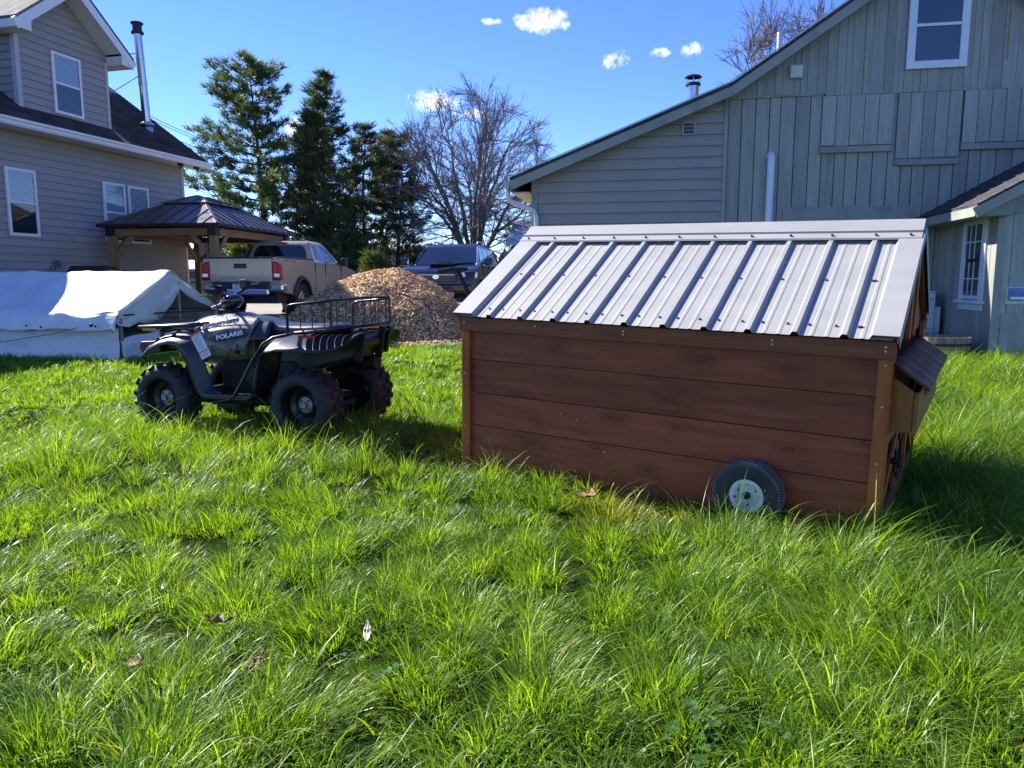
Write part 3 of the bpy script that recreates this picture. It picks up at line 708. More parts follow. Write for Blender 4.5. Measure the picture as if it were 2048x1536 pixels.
# ------------------------------------------------------------------ farmhouse on the left
def build_house():
    H = thing('house', 'grey vinyl-sided two-storey house with dormer and white trim', 'house', (-8.556, 19.55, .4), rad(-105))
    sid = pm('grey_vinyl_siding', (.295, .275, .258), .5, 0, .07, 1.3, (1, 1, .6), bump=.03, bscale=40, objvar=.035, dirt=None)
    corner = pm('grey_corner_trim', (.42, .42, .43), .5, 0, .05)
    soff = pm('white_soffit', (.66, .66, .64), .5, 0, .05)
    X0, X1 = -.28, 9.3
    # body
    MB().prism([(-7.6, -.45), (-.012, -.45), (-.012, 3.78), (-3.8, 6.50), (-7.6, 3.78)], 'x', X0+.02, X1).build('wall', sid, H)
    e = .149; k = 0; z = 3.74
    while z > -.3:
        cuts = [X0+.07, 1.2 + 2.6*((k*0.37) % 1.0), 5.0 + 2.5*((k*.61) % 1.0), X1]
        for a, b in zip(cuts[:-1], cuts[1:]):
            MB().prism([(-.010, z-e), (.026, z-e), (.027, z-e+.010), (.003, z-.001), (-.010, z-.001)], 'x', a+.0015, b-.0015).build('siding_board', sid, H)
        z -= e; k += 1
    box('corner_trim', corner, H, X0-.02, X0+.07, -.09, .034, -.4, 3.74, .003)
    # eave: soffit, fascia, gutter
    box('soffit', soff, H, -.62, X1, .016, .50, 3.715, 3.735)
    box('fascia', WHITE, H, -.62, X1, .48, .50, 3.74, 3.83)
    MB().prism([(.502, 3.70), (.575, 3.70), (.60, 3.74), (.59, 3.78), (.625, 3.80), (.625, 3.845), (.615, 3.845), (.615, 3.81), (.58, 3.79), (.502, 3.79)], 'x', -.70, X1).build('gutter', WHITE, H, bevel=.004)
    # main roof
    sl = .71; yr = -3.7; zr = 3.85 + (.56-yr)*sl
    slab('roof', SHINGLE_DARK, H, [(-.65, .56, 3.85), (X1+.3, .56, 3.85), (X1+.3, yr, zr), (-.65, yr, zr)], .11)
    slab('roof', SHINGLE_DARK, H, [(-.65, yr, zr), (X1+.3, yr, zr), (X1+.3, -7.96, 3.85), (-.65, -7.96, 3.85)], .11)
    for (ya, za, yb, zb) in ((.56, 3.85, yr, zr), (-7.96, 3.85, yr, zr)):
        MB().bar((-.667, ya, za-.12), (-.667, yb, zb-.12), .17, .03, (1, 0, 0)).build('rake_board', WHITE, H)
    # shingle courses that the eye can still separate: thin stepped butts along the slope
    n = 26
    for i in range(n):
        t = (i+.5)/n; y = .56 + (yr-.56)*t*.62; z = 3.85 + (.56-y)*sl
        MB().bar((-.64, y, z+.004), (2.0, y, z+.004), .012, .012).build('shingle_course', SHINGLE_DARK, H)
    # ---- dormer
    da, db, zt = 2.06, 4.36, 5.80; xc = (da+db)/2
    def dz(x): return zt + .78*((xc-da) - abs(x-xc))
    MB().prism([(da, 3.9), (db, 3.9), (db, zt), (xc, dz(xc)), (da, zt)], 'y', -4.2, -.012).build('dormer_wall', sid, H)
    z = 4.20
    while z < dz(xc):
        z1 = z + e; x0 = da if z1 < zt else xc - max(0, (dz(xc)-z)/.78); x1 = db if z1 < zt else xc + max(0, (dz(xc)-z)/.78)
        if x1 - x0 > .1: MB().prism([(-.010, z), (.026, z), (.027, z+.010), (.003, z1-.001), (-.010, z1-.001)], 'x', x0+.05 if z1 < zt else x0, x1-.05 if z1 < zt else x1).build('siding_board', sid, H)
        z = z1
    # near cheek, boards end on the main roof
    z = 4.22
    while z < 5.62:
        yb_ = .56 - (z - 3.85)/sl - .12
        MB().prism([(db-.01, z), (db+.026, z), (db+.027, z+.010), (db+.003, z+e-.001), (db-.01, z+e-.001)], 'y', yb_-.2, -.06).build('siding_board', sid, H); z += e
    box('corner_trim', corner, H, db-.07, db+.034, -.07, .034, 4.05, zt-.12, .003); box('corner_trim', corner, H, da-.022, da+.06, -.07, .034, 4.10, zt-.15, .003)
    # dormer roof with deep white eaves
    rz = dz(xc) + .26; ov = 1.50
    for s in (-1, 1):
        xe = xc + s*ov; ze = rz - ov*.78
        slab('dormer_roof', SHINGLE_SUNLIT if s > 0 else SHINGLE_DARK, H, [(xc, .47, rz), (xe, .47, ze), (xe, -4.4, ze), (xc, -4.4, rz)], .06)  # near slope takes the copy with the sun painted in
        MB().bar((xc, .455, rz-.165), (xe+s*.02, .455, ze-.165), .20, .025, (0, 1, 0)).build('rake_board', WHITE, H)
        # sloped soffit under the rake and boxed eave return
        m = MB().add([(xc, .44, dz(xc)+.012), (xc, .016, dz(xc)+.012), (xc+s*(xc-da), .016, zt+.012), (xc+s*(xc-da), .44, zt+.012)], [(0,1,2,3)]).build('soffit', soff, H, solid=.01)
        for q in range(6):
            t = (q+.5)/6; x = xc + s*(xc-da)*t
            MB().bar((x, .02, dz(x)+.004), (x, .44, dz(x)+.004), .012, .006).build('soffit_batten', soff, H)
        xa, xb = sorted((xc + s*(xc-da), xe))
        MB().prism([(xa, zt-.22) if s > 0 else (xb, zt-.22), (xe+s*.012, zt-.22), (xe+s*.012, ze-.07), (xc+s*(xc-da), zt-.0)], 'y', .44, .452).build('eave_return', WHITE, H, fix=True)
        box('eave_block', WHITE, H, xa+.01, xb-.01, -.4, .438, zt-.20, zt-.03)
        box('eave_soffit', soff, H, xa, xb, -3.0, .44, zt-.22, zt-.205)
        box('eave_fascia', WHITE, H, min(xe, xe+s*.015), max(xe, xe+s*.015), -3.0, .45, zt-.225, ze-.065)
    window(H, 'y', .022, 1, 2.82, 3.56, 4.27, 5.50, blinds=.52, frame=.06)
    window(H, 'y', .022, 1, 4.17, 4.86, 1.70, 3.01, blinds=.5, frame=.06)
    window(H, 'y', .022, 1, 1.78, 2.44, 1.70, 3.03, blinds=.97, frame=.06)
    window(H, 'y', .022, 1, 1.03, 1.69, 1.70, 3.03, blinds=.97, frame=.06)
    # flood lamps under the gutter
    for x in (.35, -.25): MB().cyl((x, .40, 3.71), (x-.03, .50, 3.65), .045, .06, 12).build('flood_lamp', pm('dark_lamp', (.03, .03, .03), .4), H, smooth=40)
    # outdoor tap and meter pipe on the wall
    tp = pm('grey_pipe', (.16, .2, .2), .5, .4)
    sp = thing('outdoor_tap', 'small grey tap and meter pipes on the house wall', 'tap', (0,0,0))
    sp.matrix_world = Matrix.Translation((-8.556, 19.55, .4)) @ Matrix.Rotation(rad(-105), 4, 'Z') @ Matrix.Translation((3.86, .03, 1.0))
    MB().cyl((0, .03, -.6), (0, .03, .18), .022).build('pipe', tp, sp, smooth=40); MB().cyl((-.10, .04, .12), (.12, .04, .12), .02).build('pipe', tp, sp, smooth=40)
    MB().cyl((-.02, .02, .20), (-.02, .12, .20), .05).build('meter', tp, sp, smooth=40); MB().cyl((.10, .05, .02), (.10, .05, .12), .02).build('valve', tp, sp, smooth=40)
    # ---- stove pipe with brace rods
    steel = pm('stainless_pipe', (.42, .43, .45), .22, .95, .08, 3, (1, 1, .3)); blk = pm('black_cap', (.02, .02, .022), .5, .4)
    F = thing('stove_pipe', 'tall shiny steel stove pipe with black cap on house roof', 'chimney pipe', (0,0,0))
    F.matrix_world = H.matrix_basis @ Matrix.Translation((.26, -.5, 4.45)) if False else Matrix.Translation((-8.556, 19.55, .4)) @ Matrix.Rotation(rad(-105), 4, 'Z') @ Matrix.Translation((.26, -.5, 4.45))
    a = Vector((0, 0, .05)); b = Vector((.15, 0, 2.38)); d = b - a
    for i in range(4): MB().cyl(a + d*(i/4), a + d*((i+1)/4-.004), .095, n=20).build('pipe_section', steel, F, smooth=40)
    for i in range(1, 4): MB().cyl(a + d*(i/4-.012), a + d*(i/4+.012), .102, n=20).build('pipe_band', steel, F, smooth=40)
    MB().lathe([(.10, .30), (.17, .26), (.175, .22), (.10, .24)], 20, Matrix.Translation((.01, 0, .0))).build('storm_collar', steel, F, smooth=40)
    MB().lathe([(.10, .24), (.14, .02), (.24, -.06), (.245, -.1)], 20).build('flashing', steel, F, smooth=40)
    MB().add([(-.28, -.30, .20), (.28, -.30, .20), (.28, .34, -.235), (-.28, .34, -.235)], [(0,1,2,3)]).build('flashing_plate', steel, F, solid=.006)
    M = Matrix.Translation(b); cp = MB().lathe([(.0, .26), (.10, .25), (.145, .23), (.145, .20), (.11, .20), (.11, .02), (.145, .02), (.145, -.03), (.10, -.04)], 20, M).build('cap', blk, F, smooth=40)
    c1 = a + d*.80; c2 = a + d*.55
    MB().tube([c1, (.62, -1.6, 1.72)], .012, 6).build('brace_rod', steel, F); MB().tube([c2+Vector((0,0,.1)), (1.05, -.6, .55)], .012, 6).build('brace_rod', steel, F)
    return H
build_house()
# ------------------------------------------------------------------ barn on the right
BARN_M = Matrix.Translation((.369, 13.47, .3)) @ Matrix.Rotation(rad(-10.5), 4, 'Z')
def build_barn():
    B = thing('barn', 'old grey-green wooden barn with lean-to, upper sash window and side porch', 'barn', (.369, 13.47, .3), rad(-10.5))
    sid = pm('taupe_lap_siding', (.305, .282, .245), .5, 0, .06, 1.5, (1, 1, .5), objvar=.04, bump=.03)
    def barnwood(name, k):
        m, nt, b = new_mat(name); L = nt.links.new
        v = vmap(nt, (7, 7, .55)); n1 = nd(nt, 'ShaderNodeTexNoise', Scale=2.6, Detail=8.0, Roughness=.7); L(v, n1.inputs['Vector'])
        v2 = vmap(nt, (1.3, 1.3, .7)); n2 = nd(nt, 'ShaderNodeTexNoise', Scale=1.7, Detail=6.0, Roughness=.7); L(v2, n2.inputs['Vector'])
        c = ramp(nt, n1.outputs['Fac'], [(.25, (.232*k, .235*k, .200*k)), (.5, (.310*k, .312*k, .268*k)), (.78, (.385*k, .383*k, .335*k))])
        c = mixc(nt, 'MIX', ramp(nt, n2.outputs['Fac'], [(.56, (0,0,0)), (.78, (.55,.55,.55))]), c, (.17, .175, .155))
        vs = vmap(nt, (2.2, 2.2, 30)); n3 = nd(nt, 'ShaderNodeTexNoise', Scale=1.0, Detail=3.0); L(vs, n3.inputs['Vector'])
        c = mixc(nt, 'MIX', ramp(nt, n3.outputs['Fac'], [(.70, (0,0,0)), (.80, (.5,.5,.5))]), c, (.09, .105, .105))
        oi = nd(nt, 'ShaderNodeObjectInfo'); kk = nt.nodes.new('ShaderNodeMapRange'); L(oi.outputs['Random'], kk.inputs[0]); kk.inputs[3].default_value = .86; kk.inputs[4].default_value = 1.12
        c = mixc(nt, 'MULTIPLY', 1.0, c, kk.outputs[0]); L(c, b.inputs['Base Color']); b.inputs['Roughness'].default_value = .7
        bp = nd(nt, 'ShaderNodeBump', Strength=.3, Distance=.004); L(n1.outputs['Fac'], bp.inputs['Height']); L(bp.outputs[0], b.inputs['Normal'])
        return m
    bw = barnwood('weathered_green_grey_boards', 1.0); bl = barnwood('lighter_panel_boards', 1.12)
    trim = pm('grey_green_trim', (.29, .30, .255), .6, 0, .12, 3, (1, 1, 1), bump=.1, bscale=30, dirt=(.12, .13, .12))
    dark = pm('dark_gap', (.02, .022, .024), .9); straw = pm('bare_split_wood', (.38, .27, .10), .8)
    def roofz(x):
        if x < 3.28: return 2.72 + .385*(x+.0)
        if x < 6.36: return 2.72 + .385*3.28 + .665*(x-3.28)
        return 2.72 + .385*3.28 + .665*3.08 - .665*(x-6.36)
    # solid core
    core = [(.02, -.6), (10.2, -.6), (10.2, roofz(10.2)-.05), (6.36, roofz(6.36)-.05), (3.28, roofz(3.28)-.05), (.02, roofz(.02)-.05)]
    MB().prism(core, 'y', .012, 9.0).build('wall', dark, B)
    MB().prism(core, 'y', 9.0, 9.03).build('back_wall', bw, B); box('side_wall', sid, B, -.01, .02, .012, 9.0, -.6, 2.66)
    # lap siding on the lean-to part
    e = .179; z = -.42
    while z < 3.95:
        z1 = z+e
        if (z-2.70)/.385 < 3.1:
            q = MB().prism([(.014, z), (-.028, z), (-.028, z+.010), (-.002, z1-.0345), (-.013, z1-.0335), (-.013, z1-.024), (-.001, z1-.001), (.014, z1-.001)], 'x', .085, 3.195)
            q.v = [(max(p[0], (p[2]-2.73)/.385), p[1], p[2]) if p[0] < 1 else p for p in q.v]
            q.v = [(min(p[0], 3.195), p[1], p[2]) for p in q.v]
            q.build('siding_board', sid, B, fix=True)
        z = z1
    box('corner_board', trim, B, -.025, .083, -.038, .05, -.5, 2.70, .004); box('corner_board', trim, B, 3.196, 3.262, -.034, .012, -.5, 3.92, .003)
    # vertical boards, two tiers
    rg = random.Random(5)
    x = 3.264
    while x < 9.6:
        w = rg.uniform(.17, .235); x1 = min(x+w, 9.7); pr = rg.uniform(-.004, .004)
        top = 3.90 if x < 4.7 else 3.865
        MB().prism([(x+.006, -.55), (x1-.006, -.55), (x1-.006, top-.006), (x+.006, top-.006)], 'y', -.012+pr, .012).build('barn_board', bw, B, bevel=.003)
        x = x1
    x = 3.05
    while x < 9.6:
        w = rg.uniform(.095, .20); x1 = min(x+w, 9.7); pr = rg.uniform(-.005, .005)
        za, zb = roofz(x)-.02, roofz(x1)-.02; base = 3.90 if x < 4.7 else 3.865
        if min(za, zb) > base + .02:
            poly = [(x+.002, base), (x1-.002, base), (x1-.002, zb)] + ([(6.36, roofz(6.36)-.02)] if x < 6.36 < x1 else []) + [(x+.002, za)]
            MB().prism(poly, 'y', -.030+pr, .012).build('barn_board', bw, B, bevel=.003)
        x = x1
    box('girt', trim, B, 3.264, 4.70, -.040, -.013, 3.875, 3.905, .003)
    # cracked boards showing bare wood
    box('split_wood', straw, B, 5.378, 5.395, -.038, -.030, 4.02, 4.62); box('split_wood', straw, B, 7.362, 7.384, -.040, -.030, 4.30, 5.05)
    # boarded-over hatches: five boards each over a sill
    for (x0, x1, z0, z1, sb) in ((4.72, 5.79, 3.075, 3.862, .10), (5.855, 6.785, 2.85, 3.862, .10), (6.815, 8.2, 3.065, 3.862, .10)):
        hp = box('hatch_panel', dark, B, x0, x1, -.034, -.018, z0, z1); n = max(4, round((x1-x0)/.205))
        for k in range(n):
            a = x0 + (x1-x0)*k/n; b = x0 + (x1-x0)*(k+1)/n; pr = rg.uniform(0, .004)
            box('board', bl, hp, a+.004, b-.004, -.052-pr, -.034, z0+rg.uniform(0, .012), z1-rg.uniform(0, .008), .003)
        box('sill', trim, hp, x0-.01, x1+.01, -.075, -.020, z0-.105, z0-.018, .004); box('sill_edge', trim, hp, x0-.014, x1+.014, -.062, -.020, z0-.016, z0-.004, .002)
    # boarded former doorway
    dp = box('door_panel', trim, B, 4.19, 6.19, -.030, -.0165, -.5, 2.12, .003); box('panel_batten', trim, dp, 5.02, 5.05, -.038, -.030, -.5, 2.11, .002)
    # upper sash window
    cw = window(B, 'y', -.036, -1, 5.925, 6.795, 4.205, 5.50, frame=.115, mat=pm('white_casing', (.72, .76, .80), .5, 0, .06), depth=.05)
    cw.name = 'window'
    # roof
    slab('roof', SHINGLE_DARK, B, [(-.36, -.30, roofz(-.36)+.10), (3.28, -.30, roofz(3.28)+.10), (3.28, 9.3, roofz(3.28)+.10), (-.36, 9.3, roofz(-.36)+.10)], .055)
    slab('roof', SHINGLE_DARK, B, [(3.281, -.30, roofz(3.28)+.10), (6.36, -.30, roofz(6.36)+.10), (6.36, 9.3, roofz(6.36)+.10), (3.281, 9.3, roofz(3.28)+.10)], .055)
    slab('roof', SHINGLE_DARK, B, [(6.361, -.30, roofz(6.36)+.10), (10.5, -.30, roofz(10.5)+.10), (10.5, 9.3, roofz(10.5)+.10), (6.361, 9.3, roofz(6.36)+.10)], .055)
    for (xa, xb) in ((-.36, 3.28), (3.28, 6.36), (6.36, 10.5)):
        MB().bar((xa, -.275, roofz(xa)-.035), (xb, -.275, roofz(xb)-.035), .15, .028, (0, 1, 0)).build('rake_board', trim, B, bevel=.004)
        MB().add([(xa, -.26, roofz(xa)+.04), (xb, -.26, roofz(xb)+.04), (xb, .0, roofz(xb)+.04), (xa, .0, roofz(xa)+.04)], [(0,1,2,3)]).build('soffit', trim, B, solid=.01)
        MB().bar((xa-.01, -.305, roofz(xa)+.112), (xb, -.305, roofz(xb)+.112), .02, .012, (0, 1, 0)).build('drip_edge', pm('pale_drip_edge', (.45, .47, .48), .4, .5), B)
    box('eave_soffit', pm('tan_soffit', (.50, .42, .33), .6), B, -.33, -.026, -.24, 9.0, 2.42, 2.44); box('eave_fascia', trim, B, -.36, -.33, -.26, 9.2, 2.45, 2.66)
    # gutter end and downspout with two bends
    MB().prism([(-.37, 2.50), (-.45, 2.50), (-.475, 2.57), (-.475, 2.63), (-.37, 2.63)], 'y', -.28, 9.2).build('gutter', pm('grey_gutter', (.36, .42, .42), .4, .3), B)
    ds = pm('white_downspout', (.60, .64, .66), .4, .1)
    MB().tube([(-.42, -.16, 2.52), (-.42, -.16, 2.40), (-.38, -.15, 2.30), (-.28, -.12, 2.25), (-.08, -.09, 2.19), (.03, -.085, 2.13), (.075, -.085, 2.02), (.08, -.085, 1.7), (.08, -.085, -.3)], .042, 12).build('downspout', ds, B, smooth=50)
    # pipes, vents, boxes on the wall
    MB().tube([(3.955, -.10, -.4), (3.96, -.10, 2.80), (3.962, -.095, 2.90), (3.962, -.05, 2.955), (3.962, .0, 2.965)], .062, 14).build('vent_pipe', pm('white_pvc', (.70, .74, .78), .35, 0, .05), B, smooth=50)
    vb = box('wall_vent', pm('vent_frame', (.40, .42, .42), .4), B, 2.525, 2.735, -.05, -.012, 3.33, 3.54, .004)
    for k in range(3): box('vent_flap', pm('dark_flap', (.03, .03, .035), .4), vb, 2.545, 2.715, -.056, -.048, 3.35+.06*k, 3.40+.06*k, .002)
    bb = box('utility_box', pm('cream_box', (.55, .55, .47), .5), B, 4.19, 4.385, -.10, -.03, 4.15, 4.35, .006); box('box_lid', pm('cream_lid', (.60, .60, .52), .5), bb, 4.205, 4.37, -.108, -.10, 4.165, 4.335, .004)
    stl = pm('bright_flue_steel', (.55, .56, .58), .18, .95); blk = pm('flue_cap_black', (.03, .03, .03), .45, .5)
    fl = MB().cyl((2.72, .9, 3.75), (2.72, .9, 4.36), .10, n=20).build('flue', stl, B, smooth=40)
    MB().lathe([(0, .17), (.12, .15), (.155, .12), (.13, .115), (.115, .115)], 20, Matrix.Translation((2.72, .9, 4.36))).build('flue_cap', blk, fl, smooth=40)
    MB().lathe([(.105, -.03), (.13, -.02), (.13, .02), (.105, .03)], 20, Matrix.Translation((2.72, .9, 4.36))).build('flue_band', blk, fl, smooth=40)
    for a in range(4): MB().cyl((2.72+.09*math.cos(a*PI/2), .9+.09*math.sin(a*PI/2), 4.36), (2.72+.11*math.cos(a*PI/2), .9+.11*math.sin(a*PI/2), 4.48), .008, n=6).build('cap_strut', stl, fl)
    MB().cyl((4.18, 1.1, 4.6), (4.18, 1.1, 5.22), .045, n=14).build('roof_vent', pm('white_roof_vent', (.72, .72, .70), .5), B, smooth=40)
    # ---- side porch wing
    yF = -2.13; xs = 6.62
    def wr(x): return 2.097 + .563*(x-6.554)
    MB().prism([(xs+.012, -.6), (10.2, -.6), (10.2, wr(10.2)-.09), (xs+.012, wr(xs)-.09)], 'y', yF+.012, -.03).build('wing_wall', dark, B)
    y = yF
    while y < -.05:
        w = rg.uniform(.16, .24); y1 = min(y+w, -.02); box('barn_board', bw, B, xs-.012+rg.uniform(-.003, .003), xs+.012, y+.003, y1-.003, -.55, 2.0, .003); y = y1
    x = xs - .010
    while x < 9.6:
        w = rg.uniform(.15, .22); x1 = min(x+w, 9.7)
        MB().prism([(x+.003, -.55), (x1-.003, -.55), (x1-.003, wr(x1)-.10), (x+.003, wr(x)-.10)], 'y', yF-.014+rg.uniform(-.003, .003), yF+.012).build('barn_board', bl, B, bevel=.003); x = x1
    box('frieze', trim, B, 6.66, 9.5, yF-.026, yF-.016, 1.80, 1.98, .003)
    box('corner_board', trim, B, xs-.026, xs+.06, yF-.03, yF-.016, -.5, 1.95, .003)
    for k in range(5): box('skirt_panel', bl, B, 6.72+.36*k, 7.07+.36*k, yF-.034, yF-.018, -.5, .475, .003)
    WINGSH = pm('grey_shingle_butt', (.06, .06, .063), .9)
    slab('wing_roof', shingle_mat('wing_shingles', (.045, .045, .048), (.095, .093, .095), 7.5), B, [(6.22, yF-.30, wr(6.22)), (9.8, yF-.30, wr(9.8)), (9.8, -.035, wr(9.8)), (6.22, -.035, wr(6.22))], .035)
    n = 9
    for i in range(n): 
        x = 6.22 + i*.155; MB().bar((x, yF-.31, wr(x)+.006), (x, -.036, wr(x)+.006), .012, .012).build('shingle_course', WINGSH, B)
    MB().bar((6.20, yF-.285, wr(6.20)-.105), (9.8, yF-.285, wr(9.8)-.105), .14, .03, (0, 1, 0)).build('rake_board', trim, B, bevel=.004)
    box('eave_fascia', trim, B, 6.205, 6.225, yF-.27, -.04, wr(6.22)-.16, wr(6.22)-.036, .003)
    MB().add([(6.23, yF-.26, wr(6.23)-.15), (6.61, yF-.26, wr(6.23)-.145), (6.61, -.04, wr(6.23)-.145), (6.23, -.04, wr(6.23)-.15)], [(0,1,2,3)]).build('wing_soffit', trim, B, solid=.01)
    MB().prism([(6.24, wr(6.24)-.165), (6.66, wr(6.24)-.165), (6.66, wr(6.66)-.06), (6.24, wr(6.24)-.06)], 'y', yF-.262, yF-.02).build('gable_return', trim, B)
    wm = pm('white_wood_casing', (.66, .70, .75), .55, 0, .1, 8, bump=.1, bscale=50)
    cs = MB()
    for (a, b, c, d) in ((-1.84, -1.73, .64, 1.86), (-1.14, -1.03, .64, 1.86), (-1.73, -1.14, 1.75, 1.86)): cs.box(xs-.04, xs-.012, a, b, c, d)
    ww = window(B, 'x', xs-.014, -1, -1.73, -1.14, .66, 1.75, frame=.05, cols=3, rows=2, mat=wm, depth=.02)
    cs.build('casing', wm, ww, bevel=.004); box('sill', wm, ww, xs-.085, xs-.012, -1.89, -.98, .60, .64, .004); box('apron', wm, ww, xs-.032, xs-.012, -1.84, -1.03, .50, .60, .004)
    vh = thing('vent_hood', 'small metal vent hood on the porch wall by the frame edge', 'vent hood'); vh.matrix_world = BARN_M @ Matrix.Translation((6.875, yF-.02, .72))
    vm = pm('vent_metal', (.42, .45, .5), .3, .8)
    MB().prism([(.0, -.08), (-.10, -.02), (-.02, .10), (.0, .10)], 'x', -.09, .09).build('hood', vm, vh, fix=True); box('back_plate', wm, vh, -.115, .115, -.006, .004, -.11, .11, .003); box('hood_lip', vm, vh, -.095, .095, -.11, -.095, -.05, -.015, .002)
build_barn()
def build_yard_things():
    # heat-pump unit
    A = thing('air_conditioner', 'white outdoor air conditioner unit against barn wall behind coop', 'air conditioner'); A.matrix_world = BARN_M @ Matrix.Translation((5.72, -.62, -.10))
    wm = pm('off_white_panel', (.58, .62, .62), .4, 0, .05); gm = pm('grey_slot', (.14, .15, .15), .5)
    box('case', wm, A, 0, .70, 0, .30, .08, .84, .012); box('top_lid', wm, A, -.006, .706, -.006, .306, .842, .862, .004)
    for z in (.28, .52): box('panel_seam', gm, A, .02, .69, -.003, -.001, z, z+.006)
    box('badge', gm, A, .50, .64, -.004, -.001, .72, .745); box('badge', gm, A, .55, .60, -.004, -.001, .50, .52)
    box('side_cover', wm, A, .703, .80, .03, .27, .10, .62, .02); MB().cyl((.76, .15, .62), (.74, .15, .80), .03).build('pipe', gm, A, smooth=40)
    MB().lathe([(.0, .0), (.05, .0), (.22, .012), (.235, .012), (.235, 0)], 28, Matrix.Translation((.28, -.004, .46)) @ Matrix.Rotation(PI/2, 4, 'X')).build('fan_grille', gm, A, smooth=40)
    for x in (.06, .56): box('foot', gm, A, x, x+.09, -.02, .32, -.05, .08, .004)
    # half barrel planter with staves and hoops
    Bq = thing('barrel_planter', 'weathered half-barrel planter in front of the barn window', 'planter'); Bq.matrix_world = BARN_M @ Matrix.Translation((6.03, -2.05, -.30))
    st = wood('weathered_stave', (.16, .12, .08), (.36, .29, .21), 'z', rough=.8); hp = pm('rusty_hoop', (.05, .045, .045), .6, .7)
    n = 22
    for k in range(n):
        a0, a1 = 2*PI*k/n + .008, 2*PI*(k+1)/n - .008; m = MB(); rings = []
        for z, r in ((0, .30), (.15, .335), (.30, .36), (.46, .375)):
            rings.append([Vector((q*math.cos(a), q*math.sin(a), z)) for q, a in ((r, a0), (r, a1), (r-.025, a1), (r-.025, a0))])
        m.loft(rings).build('stave', st, Bq, fix=True)
    for z, r in ((.10, .327), (.36, .368)): MB().lathe([(r, z-.018), (r+.004, z-.018), (r+.0075, z+.018), (r+.002, z+.018)], 44).build('hoop', hp, Bq, smooth=50)
    MB().lathe([(0, .40), (.34, .38)], 22).build('soil', pm('planter_soil', (.03, .024, .018), .95, 0, .4, 30, bump=.6, bscale=60), Bq)
build_yard_things()
# ------------------------------------------------------------------ gazebo
def build_gazebo():
    G = thing('gazebo', 'wooden post gazebo with dark two-tier metal hip roof', 'gazebo', (-6.18, 16.0, .4), rad(-9.1))
    wd = wood('cedar_post', (.16, .085, .038), (.36, .215, .10), 'z', rough=.6); wx = wood('cedar_beam', (.17, .085, .036), (.37, .21, .095), 'x', rough=.6); wy = wood('cedar_side_beam', (.17, .085, .036), (.37, .21, .095), 'y', rough=.6)
    mt = pm('dark_brown_metal_roof', (.115, .095, .092), .38, .45, .08, 2); bk = pm('black_bracket', (.015, .015, .017), .5, .4)
    LX, LY, EZ = -2.81, 3.69, 2.0; pts = [(-.20, .20), (LX+.22, .20), (-.20, LY-.22), (LX+.22, LY-.22)]
    for x, y in pts:
        p = box('post', wd, G, x-.075, x+.075, y-.075, y+.075, 0, 1.95, .008); box('post_cap', bk, p, x-.095, x+.095, y-.095, y+.095, 1.78, 1.96, .006); box('post_base', bk, p, x-.09, x+.09, y-.09, y+.09, 0, .10, .006)
    for y in (.20, LY-.22): box('beam', wx, G, LX+.31, -.29, y-.035, y+.035, 1.79, 1.945, .006)
    for x in (-.20, LX+.22): box('beam', wy, G, x-.035, x+.035, .29, LY-.31, 1.79, 1.945, .006)
    for x, y in pts:
        sx = -1 if x > -1.4 else 1; sy = 1 if y < 1.8 else -1
        MB().bar((x+sx*.06, y, 1.32), (x+sx*.50, y, 1.80), .10, .05, (0, 1, 0)).build('brace', wx, G, bevel=.005); MB().bar((x, y+sy*.06, 1.32), (x, y+sy*.50, 1.80), .10, .05, (1, 0, 0)).build('brace', wy, G, bevel=.005)
    for k in range(5): MB().lathe([(0, .016), (.018, .016), (.018, 0)], 10, Matrix.Translation((-2.35+.45*k, LY-.257, 1.87)) @ Matrix.Rotation(PI/2, 4, 'X')).build('bolt_head', bk, G)
    # eave fascia
    for (x0, x1, y0, y1) in ((LX, 0, -.01, .015), (LX, 0, LY-.015, LY+.01), (LX-.01, LX+.015, .016, LY-.016), (-.015, .01, .016, LY-.016)): box('eave', bk, G, x0, x1, y0, y1, EZ-.03, EZ+.03, .003)
    cx, cy = LX/2, LY/2
    def hip(z0, z1, ex, ey, ix, iy, tag_):
        o = [Vector((cx+sx*ex, cy+sy*ey, z0)) for sx, sy in ((-1,-1),(1,-1),(1,1),(-1,1))]; i = [Vector((cx+sx*ix, cy+sy*iy, z1)) for sx, sy in ((-1,-1),(1,-1),(1,1),(-1,1))]
        for k in range(4):
            a, b, c, d = o[k], o[(k+1) % 4], i[(k+1) % 4], i[k]
            f = MB().add([a, b, c, d], [(0,1,2,3)]).build('roof_face', mt, G, solid=.012)
            n = (b-a).cross(d-a).normalized(); ln = (b-a).length; q = max(2, int(ln/.30)); m = MB()
            for s in range(1, q):
                t = s/q; p0 = a.lerp(b, t)
                # seam runs up the slope until it meets the hip or the upper edge
                up = (d-a) - (b-a).normalized()*((d-a).dot((b-a).normalized())); run = ((d-a).dot((b-a).normalized()))/ln; run2 = 1 - ((c-a).dot((b-a).normalized()))/ln
                lim = min(1, t/run if run > 1e-6 else 1, (1-t)/run2 if run2 > 1e-6 else 1)
                MB().bar(p0 + n*.014, p0 + up*lim + n*.014, .02, .022, n).build('seam', mt, f)
            MB().bar(a + n*.01, d + n*.01, .06, .02, Vector((0,0,1))).build('hip_cap', mt, f)
    hip(EZ+.03, 2.60, -cx+.0, cy, .42, .62, 'lower'); hip(2.57, 2.78, .58, .78, .02, .22, 'upper')
    box('roof_collar', bk, G, cx-.40, cx+.40, cy-.6, cy+.6, 2.52, 2.60)
    for k in range(6):
        y = .5 + k*(LY-1)/5; MB().bar((LX+.2, y, EZ+.02), (-.2, y, EZ+.02), .04, .05).build('rafter', bk, G)
build_gazebo()
